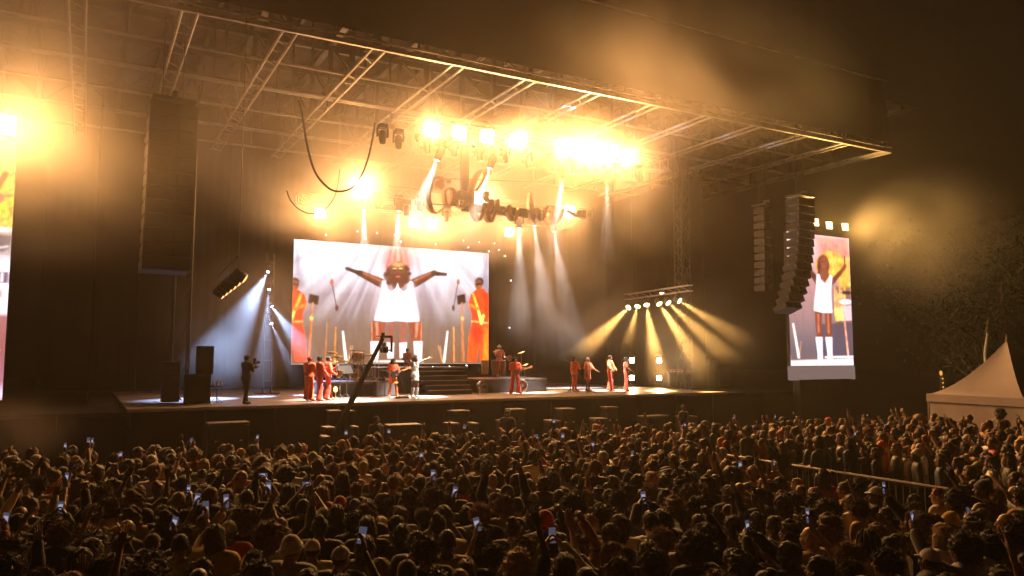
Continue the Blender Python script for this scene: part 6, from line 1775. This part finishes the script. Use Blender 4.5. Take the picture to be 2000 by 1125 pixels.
# the rest of the crowd, too many to count: one mass of low detail figures
tmpl = {}
def coarse(pk, hair):
    key = (pk, hair)
    if key in tmpl: return tmpl[key]
    p = CP[pk]; A = limb_prims(p); out = []
    pr = A['uarm'] + A['farm']
    def arms(P): return union(P, pr, .008, .02)
    up = p['wrL'][2] > 1.3 or p['wrR'][2] > 1.3
    hv, hq = _headcache.setdefault('c', nets(lambda P: sdf_head(P), (-.11, -.13, -.24), (.11, .14, .14), .021))
    out.append((place_head(hv, p), hq, 0))
    if hair != 'bald':
        v, q = hair_parts(hair, False)[0]; v = v + (np.random.RandomState(len(v)).normal(0, .006, v.shape) if hair not in HATS else 0); out.append((place_head(v, p), q, 1))
    v, q = (lambda lo_hi: nets(lambda P: smax(union(P, A['torso'][:4] + A['hips'] + A['uarm'], .022, .03), .88 - P[:, 2], .01), lo_hi[0], lo_hi[1], .05))(bounds(A['torso'][:4] + A['hips'] + A['uarm'], .06)); out.append((v, q, 2))
    v, q = nets(arms, *bounds(pr, .05), .036); out.append((v, q, 0))
    for s in 'LR':
        if p['wr' + s][2] > 1.3:
            w_, e_ = np.array(p['wr' + s]), np.array(p['el' + s]); dr = (w_ - e_) / np.linalg.norm(w_ - e_); n_ = w_ + dr * .07
            f = lambda P: np.minimum(d_ell(P, n_, (.045, .03, .07)), d_cap(P, n_, n_ + dr * .10 + np.array([.02, 0, 0]), .022, .012))
            v, q = nets(f, n_ - .12, n_ + .18, .022); out.append((v, q, 0))
    for s in (-1, 1):
        v, q = nets(lambda P: d_cap(P, (s * .10, 0, .06), (s * .09, 0, .92), .07, .10), (s * .1 - .14, -.14, -.04), (s * .1 + .14, .14, 1.06), .09); out.append((v, q, 3))
    tmpl[key] = out
    return out
VV, FF, CC, n = [], [], [], 0
for c in far:
    if c['pose'].startswith('phone') and rng.random() < .5: c['pose'] = 'clap'
    M_ = np.array(Matrix.Rotation(c['rz'], 3, 'Z')) * c['s']; off = np.array(c['p'])
    cols = [c['skin'], c['hc'], c['tc'], (.02, .022, .032)]
    for v, q, reg in coarse(c['pose'], c['hair']):
        VV.append(v @ M_.T + off); FF.append(q + n); n += len(v)
        CC.append(np.tile(np.array([*cols[reg], 1.0], np.float32), (len(q), 1)))
VV, FF, CC = np.concatenate(VV), np.concatenate(FF), np.concatenate(CC)
me = bpy.data.meshes.new("crowd"); me.from_pydata(VV.tolist(), [], FF.tolist()); me.update(); me.shade_smooth()
at = me.attributes.new("tint", 'FLOAT_COLOR', 'FACE'); at.data.foreach_set("color", CC.ravel())
me.materials.append(attrcol("crowd_tint", "tint", 0, .65))
cr = link("crowd", me); struct(cr, "stuff"); cr["label"] = "dense mass of people standing before the stage"
far_ph = [c for c in far if c['pose'] in PHONE_AT]
far_ph = sorted(far_ph, key=lambda c: c['hx'])[::max(1, len(far_ph) // 18)]
for i, c in enumerate(far_ph[:36]):
    phone(c['p'].copy(), c['rz'], c['s'], c['pose'], "tiny lit smartphone in the distant crowd, %s from left" % ORD[i])
# a person raised above the others before the tent, with a blue glowing band
bp = atZ(1910, 806, 1.95)
bp = V(22.7, 12.5, 0)
q = person("dark figure with blue glowing band standing before the tent wall", (bp.x, bp.y, .12), R(60), "stand", pose(), 'curly', BLK, DK, [("shirt", 'tee', (.02, .02, .03)), ("trousers", 'trousers', (.02, .02, .03))], 1.12, None, .026)
MB().lathe([(.215, 1.02), (.22, 1.06), (.215, 1.10), (.20, 1.06)], (0, 0, 0), 20).build("glow_band", glow("blue_band", (.05, .06, 1.0), 1.5), q)
print("CROWD near", len(near), "far", len(far), "tris", len(FF) * 2, "nearest far zc", far[0]['zc'])
# ------------------------------------------------------------------ haze and smoke
def volume_mat(name, color, density, aniso=0.3):
    m = bpy.data.materials.new(name); m.use_nodes = True
    nt = m.node_tree; nt.nodes.clear()
    v = nt.nodes.new("ShaderNodeVolumePrincipled")
    v.inputs["Color"].default_value = (*color, 1); v.inputs["Density"].default_value = density
    v.inputs["Anisotropy"].default_value = aniso
    o = nt.nodes.new("ShaderNodeOutputMaterial"); nt.links.new(v.outputs[0], o.inputs["Volume"])
    return m, nt, v
HAZE_D = 0.0009
m, _, _ = volume_mat("haze_air", (0.97, 0.90, 0.80), HAZE_D, 0.6)
hz = MB().box((10, 20, 12), (310, 290, 26)).build("haze", m)
struct(hz, "stuff")
hz.visible_shadow = True
def smoke(c, rad, density, label, seed=0, scale=.22, lo=.36, hi=.70, aniso=.45, steps=1.0):
    """a drifting puff: closed lumpy hull filled with uneven smoke, thin at its rim"""
    rnd = np.random.RandomState(seed)
    bm_v, bm_f = ico(3)
    P = np.array(bm_v)
    ph = rnd.rand(3) * 6
    bump = 1 + .10 * np.sin(P[:, 0] * 3 + ph[0]) + .10 * np.sin(P[:, 1] * 3.4 + ph[1]) + .08 * np.sin(P[:, 2] * 4 + ph[2])
    P = P * bump[:, None] * np.array(rad)
    m, nt, v = volume_mat("smoke_%d" % seed, (0.98, 0.90, 0.80), 0.0, aniso)
    tc = nt.nodes.new("ShaderNodeTexCoord")
    n = nt.nodes.new("ShaderNodeTexNoise"); n.inputs["Scale"].default_value = scale; n.inputs["Detail"].default_value = 2.5
    n.inputs["Roughness"].default_value = .55; n.inputs["Distortion"].default_value = .6
    mp = nt.nodes.new("ShaderNodeMapping"); mp.inputs["Location"].default_value = (seed * 3.1, seed * 1.7, seed * .9)
    nt.links.new(tc.outputs["Object"], mp.inputs[0]); nt.links.new(mp.outputs[0], n.inputs["Vector"])
    sc = nt.nodes.new("ShaderNodeVectorMath"); sc.operation = 'DIVIDE'; sc.inputs[1].default_value = tuple(rad)
    nt.links.new(tc.outputs["Object"], sc.inputs[0])
    ln = nt.nodes.new("ShaderNodeVectorMath"); ln.operation = 'LENGTH'; nt.links.new(sc.outputs[0], ln.inputs[0])
    f1 = nt.nodes.new("ShaderNodeMapRange"); f1.interpolation_type = 'SMOOTHSTEP'
    f1.inputs[1].default_value = .25; f1.inputs[2].default_value = .82; f1.inputs[3].default_value = 1; f1.inputs[4].default_value = 0
    nt.links.new(ln.outputs["Value"], f1.inputs[0])
    f2 = nt.nodes.new("ShaderNodeMapRange"); f2.interpolation_type = 'SMOOTHSTEP'
    f2.inputs[1].default_value = lo; f2.inputs[2].default_value = hi; f2.inputs[3].default_value = 0.0; f2.inputs[4].default_value = density
    nt.links.new(n.outputs[0], f2.inputs[0])
    ml = nt.nodes.new("ShaderNodeMath"); ml.operation = 'MULTIPLY'
    nt.links.new(f1.outputs[0], ml.inputs[0]); nt.links.new(f2.outputs[0], ml.inputs[1]); nt.links.new(ml.outputs[0], v.inputs["Density"])
    me = bpy.data.meshes.new("smoke"); me.from_pydata([tuple(p) for p in P], [], bm_f); me.materials.append(m)
    o = link("smoke", me); o.location = c; o["kind"] = "stuff"; o["label"] = label
    return o
def ico(sub):
    import bmesh
    bm = bmesh.new(); bmesh.ops.create_icosphere(bm, subdivisions=sub, radius=1.0)
    vs = [tuple(v.co) for v in bm.verts]; bm.verts.index_update()
    fs = [tuple(v.index for v in f.verts) for f in bm.faces]; bm.free()
    return vs, fs
smoke((17.5, 29.2, 12.4), (21.0, 5.6, 6.2), .085, "golden smoke drifting round the lamps of the front truss", 3, .22, .22, .75)
smoke((15.5, 36.2, 12.0), (17.0, 5.4, 5.4), .30, "thick golden fog behind the script sign", 13, .22, .2, .75)
smoke((22.5, 23.2, 16.2), (13.0, 3.2, 6.4), .095, "pale smoke rising over the roof front edge", 31, .17, .20, .80)
smoke((-1.5, 24.6, 12.0), (12.0, 4.8, 8.0), .20, "golden smoke glowing round the left edge lamp", 7, .16, .25, .8)
smoke((42.5, 25.0, 9.6), (11.0, 5.0, 6.2), .17, "smoke drifting past the right side screen's lamps", 11, .15, .20, .82)
smoke((23.5, 35.5, 6.8), (7.0, 4.6, 5.0), .15, "pale smoke drifting right of the large screen", 17, .25, .25, .75)
smoke((6.0, 34.5, 5.2), (5.5, 4.5, 4.6), .06, "thin smoke catching the white beams left of the large screen", 23, .3, .25, .7)
smoke((28.5, 30.5, 4.6), (6.5, 5.0, 4.4), .07, "thin smoke catching the amber beams on the right", 29, .3, .25, .7)
smoke((-1.6, 21.0, 1.9), (3.2, 2.0, 1.2), .06, "faint low smoke puffs at the left edge above the crowd", 19, .5)
